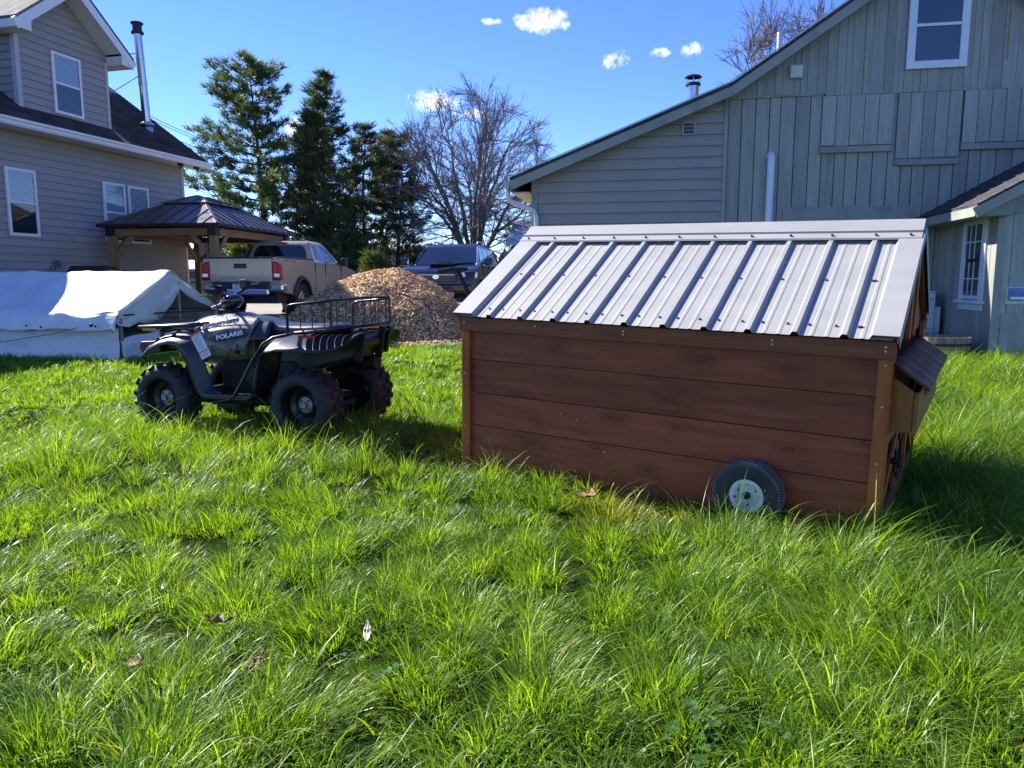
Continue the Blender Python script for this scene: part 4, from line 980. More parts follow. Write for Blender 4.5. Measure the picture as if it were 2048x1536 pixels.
def build_grill():
    g = thing('barbecue_grill', 'dark covered barbecue grill standing by the house wall under the gazebo edge', 'grill', (-8.15, 14.75, gz(-8, 14.75)), rad(-10)); bk = pm('black_enamel', (.014, .017, .022), .35, .2); gy = pm('grey_side_shelf', (.09, .10, .12), .5)
    box('cabinet', bk, g, -.38, .38, -.25, .25, .12, .80, .02); MB().prism([(-.27, .80), (.27, .80), (.26, .98), (.16, 1.10), (-.12, 1.12), (-.24, 1.00)], 'x', -.40, .40).build('lid', bk, g, bevel=.02)
    box('side_shelf', gy, g, .42, .82, -.22, .22, .86, .90, .01); box('side_shelf', gy, g, -.80, -.42, -.22, .22, .86, .90, .01); MB().cyl((-.3, -.30, .96), (.3, -.30, .96), .014).build('lid_handle', gy, g)
    for x in (-.32, .32): MB().cyl((x-.02, -.2, .07), (x+.02, -.2, .07), .07).build('wheel', bk, g)
    for x in (-.34, .34): box('leg', bk, g, x-.02, x+.02, .16, .20, 0, .12)
build_grill()
# ------------------------------------------------------------------ trees
NEEDLE = foliage_mat('pine_needles', (.042, .082, .032), (.105, .150, .056), .36, .5, .9)
NEEDLE_D = foliage_mat('dark_conifer_needles', (.048, .070, .028), (.110, .122, .050), .36, .55, .9)
NEEDLE_B = foliage_mat('spruce_needles', (.030, .060, .024), (.070, .110, .040), .3, .55, .9)
BARK_P = pm('pine_bark', (.085, .065, .052), .9, 0, .35, 5, (1, 1, .4), bump=.8, bscale=12)
BARK_G = pm('grey_bark', (.18, .158, .142), .9, 0, .35, 4, (1, 1, .3), bump=.6, bscale=14)
def needle_clump(V, F, c, d, rg, n, ln, w, spread):
    for _ in range(n):
        v = (d + Vector((rg.gauss(0, spread), rg.gauss(0, spread), rg.gauss(0, spread*.8) + .25))).normalized()
        s = v.cross(Vector((rg.gauss(0, 1), rg.gauss(0, 1), rg.gauss(0, 1)))).normalized()*w*rg.uniform(.6, 1.3); l = ln*rg.uniform(.55, 1.2)
        o = len(V); p = c + Vector((rg.gauss(0, .09), rg.gauss(0, .09), rg.gauss(0, .06)))
        V += [tuple(p - s*.5), tuple(p + s*.5), tuple(p + v*l)]; F += [(o, o+1, o+2)]
def conifer(name, label, x, y, h, rmax, seed, crown0=.12, mat=NEEDLE, lean=(0, 0), levels=26, per=6, droop=.0, up=.35, dens=1.0, gap=.25, top_pow=.75, group=None, asym=0.0):
    rg = random.Random(seed); t = thing(name, label, 'tree', (x, y, gz(x, y)), 0, group)
    tr = MB(); def_pts = [Vector((lean[0]*s**1.4 + .12*math.sin(s*5+seed), lean[1]*s + .1*math.cos(s*4+seed), h*s)) for s in [i/10 for i in range(11)]]
    tr.tube(def_pts, [max(.015, .017*h*(1-s*.95)) for s in [i/10 for i in range(11)]], 9)
    def axis(s): k = min(9, int(s*10)); return def_pts[k].lerp(def_pts[k+1], s*10-k)
    V, F = [], []
    for lv in range(levels):
        s = crown0 + (1-crown0)*(lv/(levels-1))**.92*.985; prof = ((1-s)/(1-crown0))**top_pow
        prof *= .72 + .5*rg.random()
        for b in range(per):
            if rg.random() < gap*(1.2 - s): continue
            a = rg.uniform(0, 2*PI); r = rmax*prof*rg.uniform(.55, 1.1)*(1 + asym*math.cos(a-PI)); r = max(r, .25)
            p0 = axis(s); d = Vector((math.cos(a), math.sin(a), 0)); rise = up*(.35 + s*.9) - droop*(1-s)
            pts = [p0 + d*(r*q) + Vector((0, 0, rise*r*(q**1.6) + .10*rg.uniform(-1, 1)*q)) for q in (0, .33, .66, 1)]
            tr.tube(pts, [max(.012, .013*r + .012), .012 + .006*r, .011, .006], 5, caps=False)
            n = max(3, int(r*6.2*dens))
            for k in range(n):
                q = .22 + .78*(k+rg.random())/n; i = min(2, int(q*3)); p = pts[i].lerp(pts[i+1], q*3-i)
                p = p + Vector((rg.gauss(0, .16), rg.gauss(0, .16), rg.gauss(0, .07)))*min(1.4, r*.6+.3)
                needle_clump(V, F, p, (d*.75 + Vector((0, 0, .35))).normalized(), rg, 26, .33, .050, .60)
    tr.build('trunk', BARK_P, t, smooth=60)
    me = bpy.data.meshes.new('crown'); me.from_pydata(V, [], F); me.materials.append(mat); obj('crown', me, t)
    return t
GR = 'evergreens beyond the driveway'
conifer('pine_tree', 'tall open-branched white pine left of the other evergreens', at(545, 500, 38).x, 38, 11.6, 4.5, 3, .20, NEEDLE, (-1.0, 0), 22, 6, .15, .42, 1.0, .30, .55, GR, .12)
conifer('pine_tree', 'tall dense pine rising behind the pickup cab', at(655, 500, 40).x, 40, 11.3, 3.2, 8, .12, NEEDLE, (.1, 0), 26, 6, .10, .40, .9, .28, .55, GR)
conifer('cedar_tree', 'brownish dark conifer in front of the dense tall pine', at(640, 500, 36.5).x, 36.5, 8.6, 2.4, 14, .10, NEEDLE_D, (-.1, 0), 26, 6, .05, .35, .9, .22, .60, GR)
conifer('pine_tree', 'thin bare-trunked pine, left of three beside the bare tree', at(733, 500, 41).x, 41, 8.9, 2.6, 21, .24, NEEDLE_D, (0, 0), 17, 5, .15, .35, 1.0, .22, .5, GR)
conifer('pine_tree', 'thin bare-trunked pine, middle of three beside the bare tree', at(768, 500, 43).x, 43, 9.0, 2.4, 22, .26, NEEDLE_D, (.1, 0), 17, 5, .15, .35, 1.0, .25, .5, GR)
conifer('pine_tree', 'thin bare-trunked pine, right of three beside the bare tree', at(797, 500, 42).x, 42, 8.6, 2.3, 23, .22, NEEDLE_D, (.2, 0), 16, 5, .15, .35, .9, .3, .5, GR)
conifer('spruce_shrub', 'low dark evergreen shrub behind the pickup mirror', at(757, 540, 30).x, 30, 1.7, .9, 31, .02, NEEDLE_B, (0, 0), 13, 8, 0, .3, 1.4, .0, .5, GR)
conifer('spruce_shrub', 'wide dark evergreen shrub under the tall pine trunks', at(702, 540, 34).x, 34, 2.8, 1.7, 33, .02, NEEDLE_B, (0, 0), 13, 9, 0, .3, 1.2, .0, .45, GR)
conifer('spruce_shrub', 'loose evergreen seen between the gazebo posts', at(492, 540, 33).x, 33, 2.6, 1.9, 37, .05, NEEDLE, (0, 0), 10, 7, .05, .25, .8, .15, .5, GR)
def round_tree(name, label, x, y, cz, rx, rz, seed, limbs=13):
    """one short trunk, limbs fanning out to a rounded crown of fine twigs"""
    rg = random.Random(seed); t = thing(name, label, 'tree', (x, y, gz(x, y)), 0); big, small = MB(), MB(); C = Vector((0, 0, cz))
    def surf(d): d = d.normalized(); return C + Vector((d.x*rx, d.y*rx, d.z*rz))
    def bez(a, b, c, n): return [a*(1-s)**2 + b*2*s*(1-s) + c*s*s for s in [k/n for k in range(n+1)]]
    def jig(pts, k): return [p + Vector((rg.gauss(0, k), rg.gauss(0, k), rg.gauss(0, k)))*(0 if i == 0 else 1) for i, p in enumerate(pts)]
    def rnd(): return Vector((rg.gauss(0, 1), rg.gauss(0, 1), rg.gauss(0, 1)))
    big.tube([(0, 0, -.1), (.02, 0, .5), (.0, .05, 1.1), (.05, 0, 1.7)], [.42, .36, .34, .26], 12)
    for k in range(limbs):
        cz_ = 1 - 1.25*(k+.5)/limbs; a = 2.4*k + rg.uniform(-.3, .3); s_ = math.sqrt(max(0, 1-cz_*cz_)); d = Vector((math.cos(a)*s_, math.sin(a)*s_, cz_))
        tip = surf(d)*.985 + C*.0; st = Vector((.12*math.cos(a), .12*math.sin(a), rg.uniform(.6, 1.7))); mid = st.lerp(tip, .45) + Vector((0, 0, .5 + 1.3*(1-abs(cz_)))) - Vector((d.x, d.y, 0))*.8
        L_ = jig(bez(st, mid, tip, 10), .07); r0 = rg.uniform(.11, .17); big.tube(L_, [r0*(1-.86*i/10) for i in range(11)], 7, caps=False)
        for q in range(17):
            f = rg.uniform(.22, .97); i = min(9, int(f*10)); p = L_[i].lerp(L_[i+1], f*10-i); dd = ((p - C).normalized()*.8 + rnd()*.5 + d*.5 + Vector((0, 0, .25))).normalized()
            e = surf(dd)*rg.uniform(.90, 1.02); ln = (e-p).length; e = p + (e-p)*min(1, 3.4/ln); S = jig(bez(p, p.lerp(e, .5) + Vector((0, 0, .10*ln))+rnd()*.12, e, 6), .04); r1 = max(.016, r0*.30*(1-.5*f))
            big.tube(S, [r1*(1-.65*u/6) for u in range(7)], 4, caps=False)
            for w in range(17):
                f2 = rg.uniform(.15, 1.0); u = min(5, int(f2*6)); p2 = S[u].lerp(S[u+1], f2*6-u); d2 = ((S[u+1]-S[u]).normalized() + rnd()*.38 + Vector((0, 0, .22))).normalized(); l2 = rg.uniform(.45, 1.15); e2 = p2 + d2*l2
                small.tube([p2, p2.lerp(e2, .5) + rnd()*.03, e2], [.0105, .009, .0065], 3, caps=False)
                for z in range(3):
                    p3 = p2.lerp(e2, rg.uniform(.3, 1)); d3 = (d2 + rnd()*.40).normalized(); small.tube([p3, p3 + d3*rg.uniform(.2, .5)], [.009, .006], 3, caps=False)
    big.build('trunk', BARK_G, t, smooth=60); small.build('crown', BARK_G, t); return t
round_tree('bare_tree', 'large round-crowned leafless tree spreading behind the dark SUV', at(945, 500, 42).x, 42, 6.3, 4.7, 5.15, 5, 14)
round_tree('bare_tree', 'leafless tree top showing above the barn roof', at(1572, 500, 33).x, 33, 8.7, 2.7, 3.9, 12, 9)
# far woods: reads as one dim mass
def far_woods():
    rg = random.Random(2); V, F = [], []
    for i in range(900):
        px = rg.uniform(-200, 2250); d = rg.uniform(150, 190); p = at(px, 560, d); h = rg.uniform(5.0, 9.5); z0 = .4
        for k in range(9):
            o = len(V); z = z0 + h*rg.uniform(.05, .8); a = rg.uniform(-1, 1)*2.0; w = rg.uniform(.5, 1.3); hh = rg.uniform(1.2, 3.2); b = rg.uniform(-1, 1)
            V += [(p.x+a-w, p.y+b, z), (p.x+a+w, p.y-b, z), (p.x+a+rg.uniform(-.5, .5), p.y, min(z+hh, z0+h))]; F += [(o, o+1, o+2)]
    me = bpy.data.meshes.new('far_woods'); me.from_pydata(V, [], F); me.materials.append(foliage_mat('hazy_far_woods', (.085, .085, .078), (.13, .125, .10), .1, .8, .05)); o = obj('far_woods', me); kind(o, 'stuff'); o['label'] = 'dim grey far-off wood along the horizon'
far_woods()
def far_buildings():
    h = thing('far_house', 'small far-off pale roofed house seen between the gazebo posts', 'house', tuple(Vector((at(385, 560, 70).x, 70, .4))), rad(-12))
    wl = pm('far_tan_wall', (.33, .28, .22), .8); rf = pm('far_white_roof', (.62, .64, .66), .6); dk = pm('far_dark_window', (.05, .05, .055), .4)
    box('wall', wl, h, -4, 6, 0, 6, 0, 2.1); slab('roof', rf, h, [(-4.5, -.5, 2.0), (6.5, -.5, 2.0), (6.5, 3, 2.9), (-4.5, 3, 2.9)], .15); slab('roof', rf, h, [(-4.5, 3, 2.9), (6.5, 3, 2.9), (6.5, 6.5, 2.0), (-4.5, 6.5, 2.0)], .15)
    for x in (-3, -.6, 1.8, 4.2): box('window', dk, h, x, x+1.1, -.03, -.01, .7, 1.7)
    s = thing('far_shed', 'pale roofed shed showing between bare tree and barn corner', 'shed', (.35, 38, .4), rad(-8))
    box('wall', wl, s, 0, 6, 0, 5, 0, 2.75); slab('roof', pm('pale_grey_roof', (.42, .45, .48), .6), s, [(-.6, -.5, 2.72), (6.6, -.5, 2.72), (6.6, 2.5, 4.0), (-.6, 2.5, 4.0)], .12); slab('roof', rf, s, [(-.6, 2.5, 4.0), (6.6, 2.5, 4.0), (6.6, 5.5, 2.72), (-.6, 5.5, 2.72)], .12)
    f = thing('rail_fence', 'low pale rail fence behind the gazebo posts', 'fence', tuple(Vector((at(375, 560, 40).x, 40, .4)))); fm = pm('pale_rail', (.45, .42, .37), .7)
    for z in (.45, .85): box('rail', fm, f, -1, 9, -.03, .03, z, z+.10)
    for k in range(5): box('post', fm, f, -1+2.4*k, -.88+2.4*k, -.07, .07, 0, 1.0)
far_buildings()
# overhead wires
wm = pm('black_cable', (.02, .02, .022), .6)
for k, (a, b, lb) in enumerate((((250, 205, 24), (480, 296, 42), 'uppermost thin black overhead wire left of the pines'), ((250, 211, 24), (480, 301, 42), 'second thin black overhead wire, just under the uppermost'), ((300, 255, 24), (480, 309, 42), 'third thin black overhead wire above the gutter end'), ((355, 356, 24), (480, 383, 42), 'fourth thin black overhead wire, below the house eave'), ((355, 361, 24), (480, 391, 42), 'lowest thin black overhead wire below the house eave'))):
    p, q = at(*a), at(*b); n = 14
    tag(MB().tube([p.lerp(q, i/n) - Vector((0, 0, .25*4*(i/n)*(1-i/n))) for i in range(n+1)], .011, 5).build('power_line', wm), lb, 'wire', 'overhead wires')
# ------------------------------------------------------------------ mulch pile
def chips(V, F, A, rg, pos, nrm, n_, smin, smax):
    t = nrm.cross(Vector((rg.gauss(0, 1), rg.gauss(0, 1), rg.gauss(0, 1)))).normalized(); n2 = (nrm + Vector((rg.gauss(0, .30), rg.gauss(0, .30), rg.gauss(0, .30)))).normalized(); t = (t - n2*t.dot(n2)).normalized(); s = n2.cross(t)
    l = rg.uniform(smin, smax); w = l*rg.uniform(.18, .45); b = l*rg.uniform(-.18, .18); o = len(V)
    for q, z in ((-.5, 0), (0, b), (.5, 0)):
        for e in (-.5, .5): V.append(tuple(pos + t*(l*q) + s*(w*e) + n2*(z + .004)))
    F += [(o, o+1, o+3, o+2), (o+2, o+3, o+5, o+4)]; A += [rg.random()]*6
def chip_mat(name, stops):
    m, nt, b = new_mat(name); at_ = nd(nt, 'ShaderNodeAttribute', attribute_name='rnd'); nt.links.new(ramp(nt, at_.outputs['Fac'], stops), b.inputs['Base Color']); b.inputs['Roughness'].default_value = .75; b.inputs['Specular IOR Level'].default_value = .25; return m
def pile(name, label, cx, cy, rx, ry, h, n, mat, seed, core, size=(.018, .058), pw=1.15, cat='mulch pile', stray=.12):
    rg = random.Random(seed); P = thing(name, label, cat, (cx, cy, gz(cx, cy)))
    def hz(u, v):
        r2 = u*u + v*v; a = math.atan2(v, u); k = 1 + .08*math.sin(3*a+seed) + .05*math.sin(7*a+1)
        return h*max(0, 1-r2/(k*k))**pw*(1 + .10*mnoise.noise(Vector((u*2.2, v*2.2, seed)))) + .05*h*mnoise.noise(Vector((u*5, v*5, seed+3)))
    g = MB(); g.grid(lambda i, j: ((i*2-1)*rx*1.08, (j*2-1)*ry*1.08, hz((i*2-1)*1.08, (j*2-1)*1.08) + gz(0, cy+(j*2-1)*ry*1.08) - gz(0, cy) - .03), 46, 40); g.build('mound', core, P, smooth=70)
    V, F, A = [], [], []
    for _ in range(n):
        u, v = rg.uniform(-1.05, 1.05), rg.uniform(-1.05, 1.05)
        if u*u + v*v > 1.08: continue
        e = .02; zz = hz(u, v); nn = Vector((-(hz(u+e, v)-hz(u-e, v))/(2*e*rx), -(hz(u, v+e)-hz(u, v-e))/(2*e*ry), 1)).normalized()
        chips(V, F, A, rg, Vector((u*rx, v*ry, zz + gz(0, cy+v*ry) - gz(0, cy) + rg.uniform(-.015, .02))), nn, 1, *size)
    for _ in range(int(n*stray)):
        a = rg.uniform(0, 2*PI); r = 1 + abs(rg.gauss(0, .10)); y_ = r*ry*math.sin(a)
        chips(V, F, A, rg, Vector((r*rx*math.cos(a), y_, .035 + gz(0, cy+y_) - gz(0, cy))), Vector((0, 0, 1)), 1, *size)
    me = bpy.data.meshes.new('wood_chips'); me.from_pydata(V, [], F); q = me.attributes.new('rnd', 'FLOAT', 'POINT'); q.data.foreach_set('value', A); me.materials.append(mat); kind(obj('wood_chips', me, P), 'stuff')
CHIP = chip_mat('fresh_wood_chips', [(0, (.18, .080, .030)), (.2, (.42, .21, .080)), (.5, (.68, .40, .17)), (.8, (.84, .56, .28)), (1, (.90, .68, .42))])
pile('mulch_pile', 'big heap of fresh tan wood chips on the driveway edge', -2.22, 13.05, 1.80, 1.75, 1.06, 38000, CHIP, 3, pm('chip_core', (.24, .13, .06), .9, 0, .4, 9, bump=.8, bscale=30))
# ------------------------------------------------------------------ white tarp pen
def build_pen():
    zb = gz(-5.18, 9.9); M = Matrix.Translation((-5.18, 9.9, zb)) @ Matrix.Rotation(rad(-13.5), 4, 'Z')
    T = thing('tarp_pen', 'low animal pen of wire panels covered with a sagging white tarp', 'animal pen', (-5.18, 9.9, zb), rad(-13.5))
    m, nt, b = new_mat('white_tarp'); L = nt.links.new; v = vmap(nt, (1,1,1), rnd=False); n1 = nd(nt, 'ShaderNodeTexNoise', Scale=2.2, Detail=6.0, Distortion=1.2); L(v, n1.inputs['Vector'])
    L(ramp(nt, n1.outputs['Fac'], [(.3, (.66, .69, .70)), (.7, (.80, .82, .82))]), b.inputs['Base Color']); b.inputs['Roughness'].default_value = .42; b.inputs['Specular IOR Level'].default_value = .35
    vs_ = vmap(nt, (1.2, 5, 5), rnd=False); n2 = nd(nt, 'ShaderNodeTexNoise', Scale=1.6, Detail=4.0, Distortion=2.0); L(vs_, n2.inputs['Vector']); bp = nd(nt, 'ShaderNodeBump', Strength=.35, Distance=.05); L(n2.outputs['Fac'], bp.inputs['Height']); L(bp.outputs[0], b.inputs['Normal'])
    tr = nt.nodes.new('ShaderNodeBsdfTranslucent'); tr.inputs[0].default_value = (.75, .66, .50, 1); mx = nt.nodes.new('ShaderNodeMixShader'); mx.inputs[0].default_value = .22; L(b.outputs[0], mx.inputs[1]); L(tr.outputs[0], mx.inputs[2]); L(mx.outputs[0], nt.nodes['Material Output'].inputs[0]); tarp = m
    blk = pm('black_grommet', (.012, .012, .013), .5); wire = pm('dark_pen_wire', (.05, .05, .05), .5, .6); post = pm('galvanised_post', (.30, .31, .30), .5, .6); ropem = pm('grey_rope', (.18, .18, .19), .8)
    Lx = 4.6; prof = [(-.13, .395), (-.10, .50), (-.05, .60), (.02, .655), (.30, .79), (.60, .945), (.85, 1.09), (.98, 1.175), (1.03, 1.195), (1.10, 1.17), (1.40, .99), (1.75, .80), (2.06, .64), (2.10, .45)]
    def cs(v): 
        k = v*(len(prof)-1); i = min(len(prof)-2, int(k)); f = k-i; return (prof[i][0]*(1-f)+prof[i+1][0]*f, prof[i][1]*(1-f)+prof[i+1][1]*f)
    def sheet(i, j):
        x = -Lx + (Lx+.03)*i; y, z = cs(j); q = math.sin(max(0, min(1, j))*PI); sag = .035*q*math.sin(x*4.1+.6)**2*(1 if .15 < j < .55 else .4)
        wr = .026*mnoise.noise(Vector((x*2.1 + y*2.2, y*3.2 - x, 2))) + .014*mnoise.noise(Vector((x*5.5+z*4, y*6.3, 4))) + .02*max(0, mnoise.noise(Vector((x*3.0 - y*3.4, x*1.2, 6))))**2
        if j < .2: y += .05*mnoise.noise(Vector((x*2.6, 0, 9))) ; z += .03*mnoise.noise(Vector((x*1.7, 3, 1)))
        return (x, y + wr, z - sag + wr)
    MB().grid(sheet, 110, 60).build('tarp', tarp, T, smooth=70, solid=.002)
    # hanging gable flap, folded round the end
    fl = [(-.04, .47), (.12, .44), (.30, .50), (.55, .455), (.78, .50), (1.0, .74), (1.16, .93), (1.5, .80), (1.85, .66), (2.08, .58)]
    rows = []
    for y, zlo in fl:
        zt = .66 + (.535)*(1-abs(y-1.03)/1.05); zt = max(zt, zlo+.03); rows.append([Vector((.02 + .05*math.sin(k*1.3 + y*7)*(k/5), y + .012*math.sin(k*2+y*9), zt + (zlo-zt)*k/5)) for k in range(6)])
    MB().loft(rows, caps=False, closed=False).build('gable_flap', tarp, T, smooth=70, solid=.002)
    # lower sheets: front skirt with creases, end skirt with slanted top
    MB().grid(lambda i, j: (-2.45 + 2.45*i, -.005 + .055*mnoise.noise(Vector((i*7 + j*1.5, j*2.2, 5))) - .10*(1-j)**2*(1-.4*i), .46*j + .02*mnoise.noise(Vector((i*6, 1, 2))) - .02), 60, 14).build('front_skirt', tarp, T, smooth=70, solid=.002)
    MB().grid(lambda i, j: (.02 + .07*mnoise.noise(Vector((i*5 + j, j*2.4, 8))) + .05*(1-j), 2.1*i, (.28 + .26*i)*j + .015*math.sin(i*17)), 30, 10).build('end_skirt', tarp, T, smooth=70, solid=.002)
    # wire panels behind the tarp: front-left gap and the open end
    m = MB()
    for k in range(48): y = 2.04*k/47; m.cyl((.0, y, .0), (.0, y, min(1.1, .60 + .5*(1-abs(y-1.03)/1.03))), .0016, n=4)
    for k in range(22): z = .05*k; hw = 1.03 if z < .6 else 1.03*(1-(z-.6)/.56); m.cyl((.0, 1.03-hw, z), (.0, 1.03+hw, z), .0016, n=4)
    kind(m.build('wire_end_panel', wire, T), 'stuff'); m = MB()
    for k in range(60): x = -4.5 + 2.3*k/59; m.cyl((x, .05, 0), (x, .05, .6), .0016, n=4)
    for k in range(12): m.cyl((-4.5, .052, .05*k), (-2.2, .052, .05*k), .0016, n=4)
    kind(m.build('wire_front_panel', wire, T), 'stuff')
    for y in (0.03, 1.22, 2.03): box('end_post', post, T, -.022, .012, y-.02, y+.02, 0, .64 if y != 1.22 else 1.08, .003)
    MB().cyl((-4.6, 1.03, 1.165), (.0, 1.03, 1.165), .018).build('ridge_pole', post, T); 
    for y in (.03, 2.03): MB().cyl((-4.6, y, .62), (.0, y, .62), .015).build('eave_pole', post, T)
    MB().cyl((.01, .03, .60), (.01, 2.03, .60), .012).build('end_rail', wire, T)
    gm = MB().lathe([(0, .004), (.016, .004), (.016, 0), (.0, 0)], 10).mesh('grommet', None); gm.materials.append(blk)
    for x, z in [(-2.62,.445),(-2.05,.45),(-1.35,.455),(-1.12,.44),(-.25,.46),(-3.2,.45),(-2.2,.445)]:
        o = obj('grommet', gm, T); o.matrix_local = Matrix.Translation((x, -.135, z)) @ Matrix.Rotation(PI/2, 4, 'X')
    for x, j in [(-2.35, .30), (-1.02, .30)]:
        p = sheet((x+Lx)/(Lx+.03), j); o = obj('grommet', gm, T); o.matrix_local = Matrix.Translation((p[0], p[1]-.012, p[2]+.012)) @ Matrix.Rotation(PI/3, 4, 'X')
    MB().tube([(-.42, -.09, .47), (-.9, -.20, .35), (-1.6, -.33, .24), (-2.9, -.50, .12), (-3.4, -.55, .02)], .006, 6).build('tie_rope', ropem, T)
    MB().lathe([(.0, .012), (.025, .010), (.03, 0)], 10, Matrix.Translation((-.35, -.10, .47)) @ Matrix.Rotation(PI/2, 4, 'X')).build('tie_ring', blk, T)
build_pen()
# ------------------------------------------------------------------ dead leaves lying in the grass
def leaf(px, py, d, col, size, label, seed, z=.06):
    rg = random.Random(seed); p = at(px, py, d); m = MB(); c1, c2 = rg.uniform(.6, 1.6), rg.uniform(.3, .8)
    def fn(i, j):
        u, v = i*2-1, j*2-1; w = (1-abs(v)**1.8)*(.55 + (0 if col is LP else .22)*math.cos(v*9)); return (u*w*size*.30, v*size*.6, c1*size*.35*(u*w)**2 + c2*size*.4*v*v + .004*rg.uniform(-1, 1))
    m.grid(fn, 6, 12); o = m.build('dead_leaf', col, None, smooth=60, solid=.001); o.location = (p.x, p.y, gz(p.x, p.y) + z); o.rotation_euler = (rg.uniform(-.5, .5), rg.uniform(-.5, .5), rg.uniform(0, 6)); tag(o, label, 'leaf', 'dead leaves in the grass')
LB = pm('brown_leaf', (.16, .085, .045), .7, 0, .3, 20); LP = pm('pale_dry_leaf', (.55, .50, .36), .6, 0, .2, 20); LR = pm('rust_leaf', (.24, .10, .045), .7, 0, .3, 20)
leaf(270, 1290, 2.25, LB, .11, 'crumpled brown leaf near the lower left in the grass', 1); leaf(437, 1232, 2.45, LB, .10, 'brown leaf on its edge, right of the crumpled one', 2, .10); leaf(516, 1318, 2.2, LB, .08, 'small brown leaf, rightmost of the three lower left', 3, .09)
leaf(735, 1255, 2.4, LP, .08, 'curled pale straw-coloured leaf at the lower centre', 4, .09); leaf(1183, 985, 3.85, LR, .14, 'rusty upright leaf in the grass in front of the coop', 5, .14); leaf(326, 1146, 2.75, LP, .05, 'tiny pale leaf fragment in the grass left of centre', 6, .10)
# ------------------------------------------------------------------ pickup and SUV
RUBBER = pm('tyre_rubber', (.018, .018, .019), .8, 0, .25, 8)
BLACKP = pm('black_plastic', (.016, .017, .019), .55, 0, .2, 8)
CHROME = pm('chrome', (.62, .64, .66), .12, 1.0, .04, 3)
AUTOGLASS = glass_mat('tinted_auto_glass', (.010, .016, .020))
REDLENS = pm('red_lens', (.42, .010, .012), .35, 0, .15, 10, spec=.4); CLEARLENS = pm('clear_lens', (.55, .57, .6), .1, .3, .1, 12, spec=.8, coat=.8)
def road_wheel(parent, x, y, R, w, side, rim_mat, dark):
    M = Matrix.Translation((x, y, R)) @ Matrix.Rotation(-side*PI/2, 4, 'X'); r = .63*R
    t = MB().lathe([(r, -w/2+.02), (r+.03, -w/2), (R-.04, -w/2), (R, -w/2+.035), (R, w/2-.035), (R-.04, w/2), (r+.03, w/2), (r, w/2-.02)], 36, M).build('tyre', RUBBER, parent, smooth=40)
    k = MB()
    for i in range(34):
        for s in (-1, 1): k.box(R-.01, R+.008, -.022, .022, s*w*.36-.03, s*w*.36+.03, M @ Matrix.Rotation(2*PI*i/34 + (.09 if s > 0 else 0), 4, 'Z'))
    kind(k.build('tread', RUBBER, t), 'stuff')
    q = MB().lathe([(0, w/2-.085), (r*.92, w/2-.10), (r, w/2-.03), (r*.97, w/2-.012), (r*.93, w/2-.03), (r*.9, w/2-.09)], 36, M).build('rim', dark, parent, smooth=40)
    for i in range(6):
        A = M @ Matrix.Rotation(2*PI*i/6, 4, 'Z')
        for s in (-1, 1): MB().add([A @ Vector(v) for v in ((.05, s*.012, w/2-.06), (.05, s*.05, w/2-.06), (r*.93, s*.085, w/2-.028), (r*.93, s*.04, w/2-.028), (.05, s*.012, w/2-.08), (.05, s*.05, w/2-.08), (r*.93, s*.085, w/2-.06), (r*.93, s*.04, w/2-.06))], [(0,1,2,3),(4,7,6,5),(0,4,5,1),(1,5,6,2),(2,6,7,3),(3,7,4,0)]).build('spoke', rim_mat, q, fix=True)
    MB().lathe([(0, w/2-.045), (.045, w/2-.05), (.055, w/2-.075)], 16, M).build('hub_cap', dark, q, smooth=40)
def arc(cx, cz, r, a0, a1, n): return [(cx + r*math.cos(a0 + (a1-a0)*i/n), cz + r*math.sin(a0 + (a1-a0)*i/n)) for i in range(n+1)]
def body_shell(name, mat, parent, poly, hw, z_belt, taper, bevel=.03, wheel_y=None):
    m = MB(); n = len(poly)
    def yy(z): return hw*(1 - taper*max(0, (z-z_belt))/.4 - .05*max(0, (.75-z))/.4)
    vs = [(x, -yy(z), z) for x, z in poly] + [(x, yy(z), z) for x, z in poly]
    m.add(vs, [tuple(range(n))[::-1], tuple(range(n, 2*n))] + [(i, (i+1) % n, n+(i+1) % n, n+i) for i in range(n)])
    return m.build(name, mat, parent, bevel=bevel, fix=True, smooth=30)
def greenhouse(name, mat, parent, rings, bevel=.045):
    """rings: (z, x_rear, x_front, half width)"""
    m = MB(); m.loft([[Vector((xr, -w, z)), Vector((xf, -w*.93, z)), Vector((xf, w*.93, z)), Vector((xr, w, z))] for z, xr, xf, w in rings]); return m.build(name, mat, parent, bevel=bevel, fix=True, smooth=35)
def interp(rings, z, k):
    for a, b in zip(rings[:-1], rings[1:]):
        if a[0] <= z <= b[0]: t = (z-a[0])/(b[0]-a[0]); return a[k] + (b[k]-a[k])*t
    return rings[-1][k]
def side_glass(name, mat, parent, rings, pts, side, off=.008):
    V = [Vector((x, side*(interp(rings, z, 3)*(1-.07*max(0, min(1, (x-interp(rings, z, 1))/(interp(rings, z, 2)-interp(rings, z, 1))))) + off), z)) for x, z in pts]
    return MB().add(V, [tuple(range(len(V)))]).build(name, mat, parent, solid=.006, fix=True)
def end_glass(name, mat, parent, rings, pts, k, off):
    V = [Vector((interp(rings, z, k) + off, y, z)) for y, z in pts]; return MB().add(V, [tuple(range(len(V)))]).build(name, mat, parent, solid=.006, fix=True)
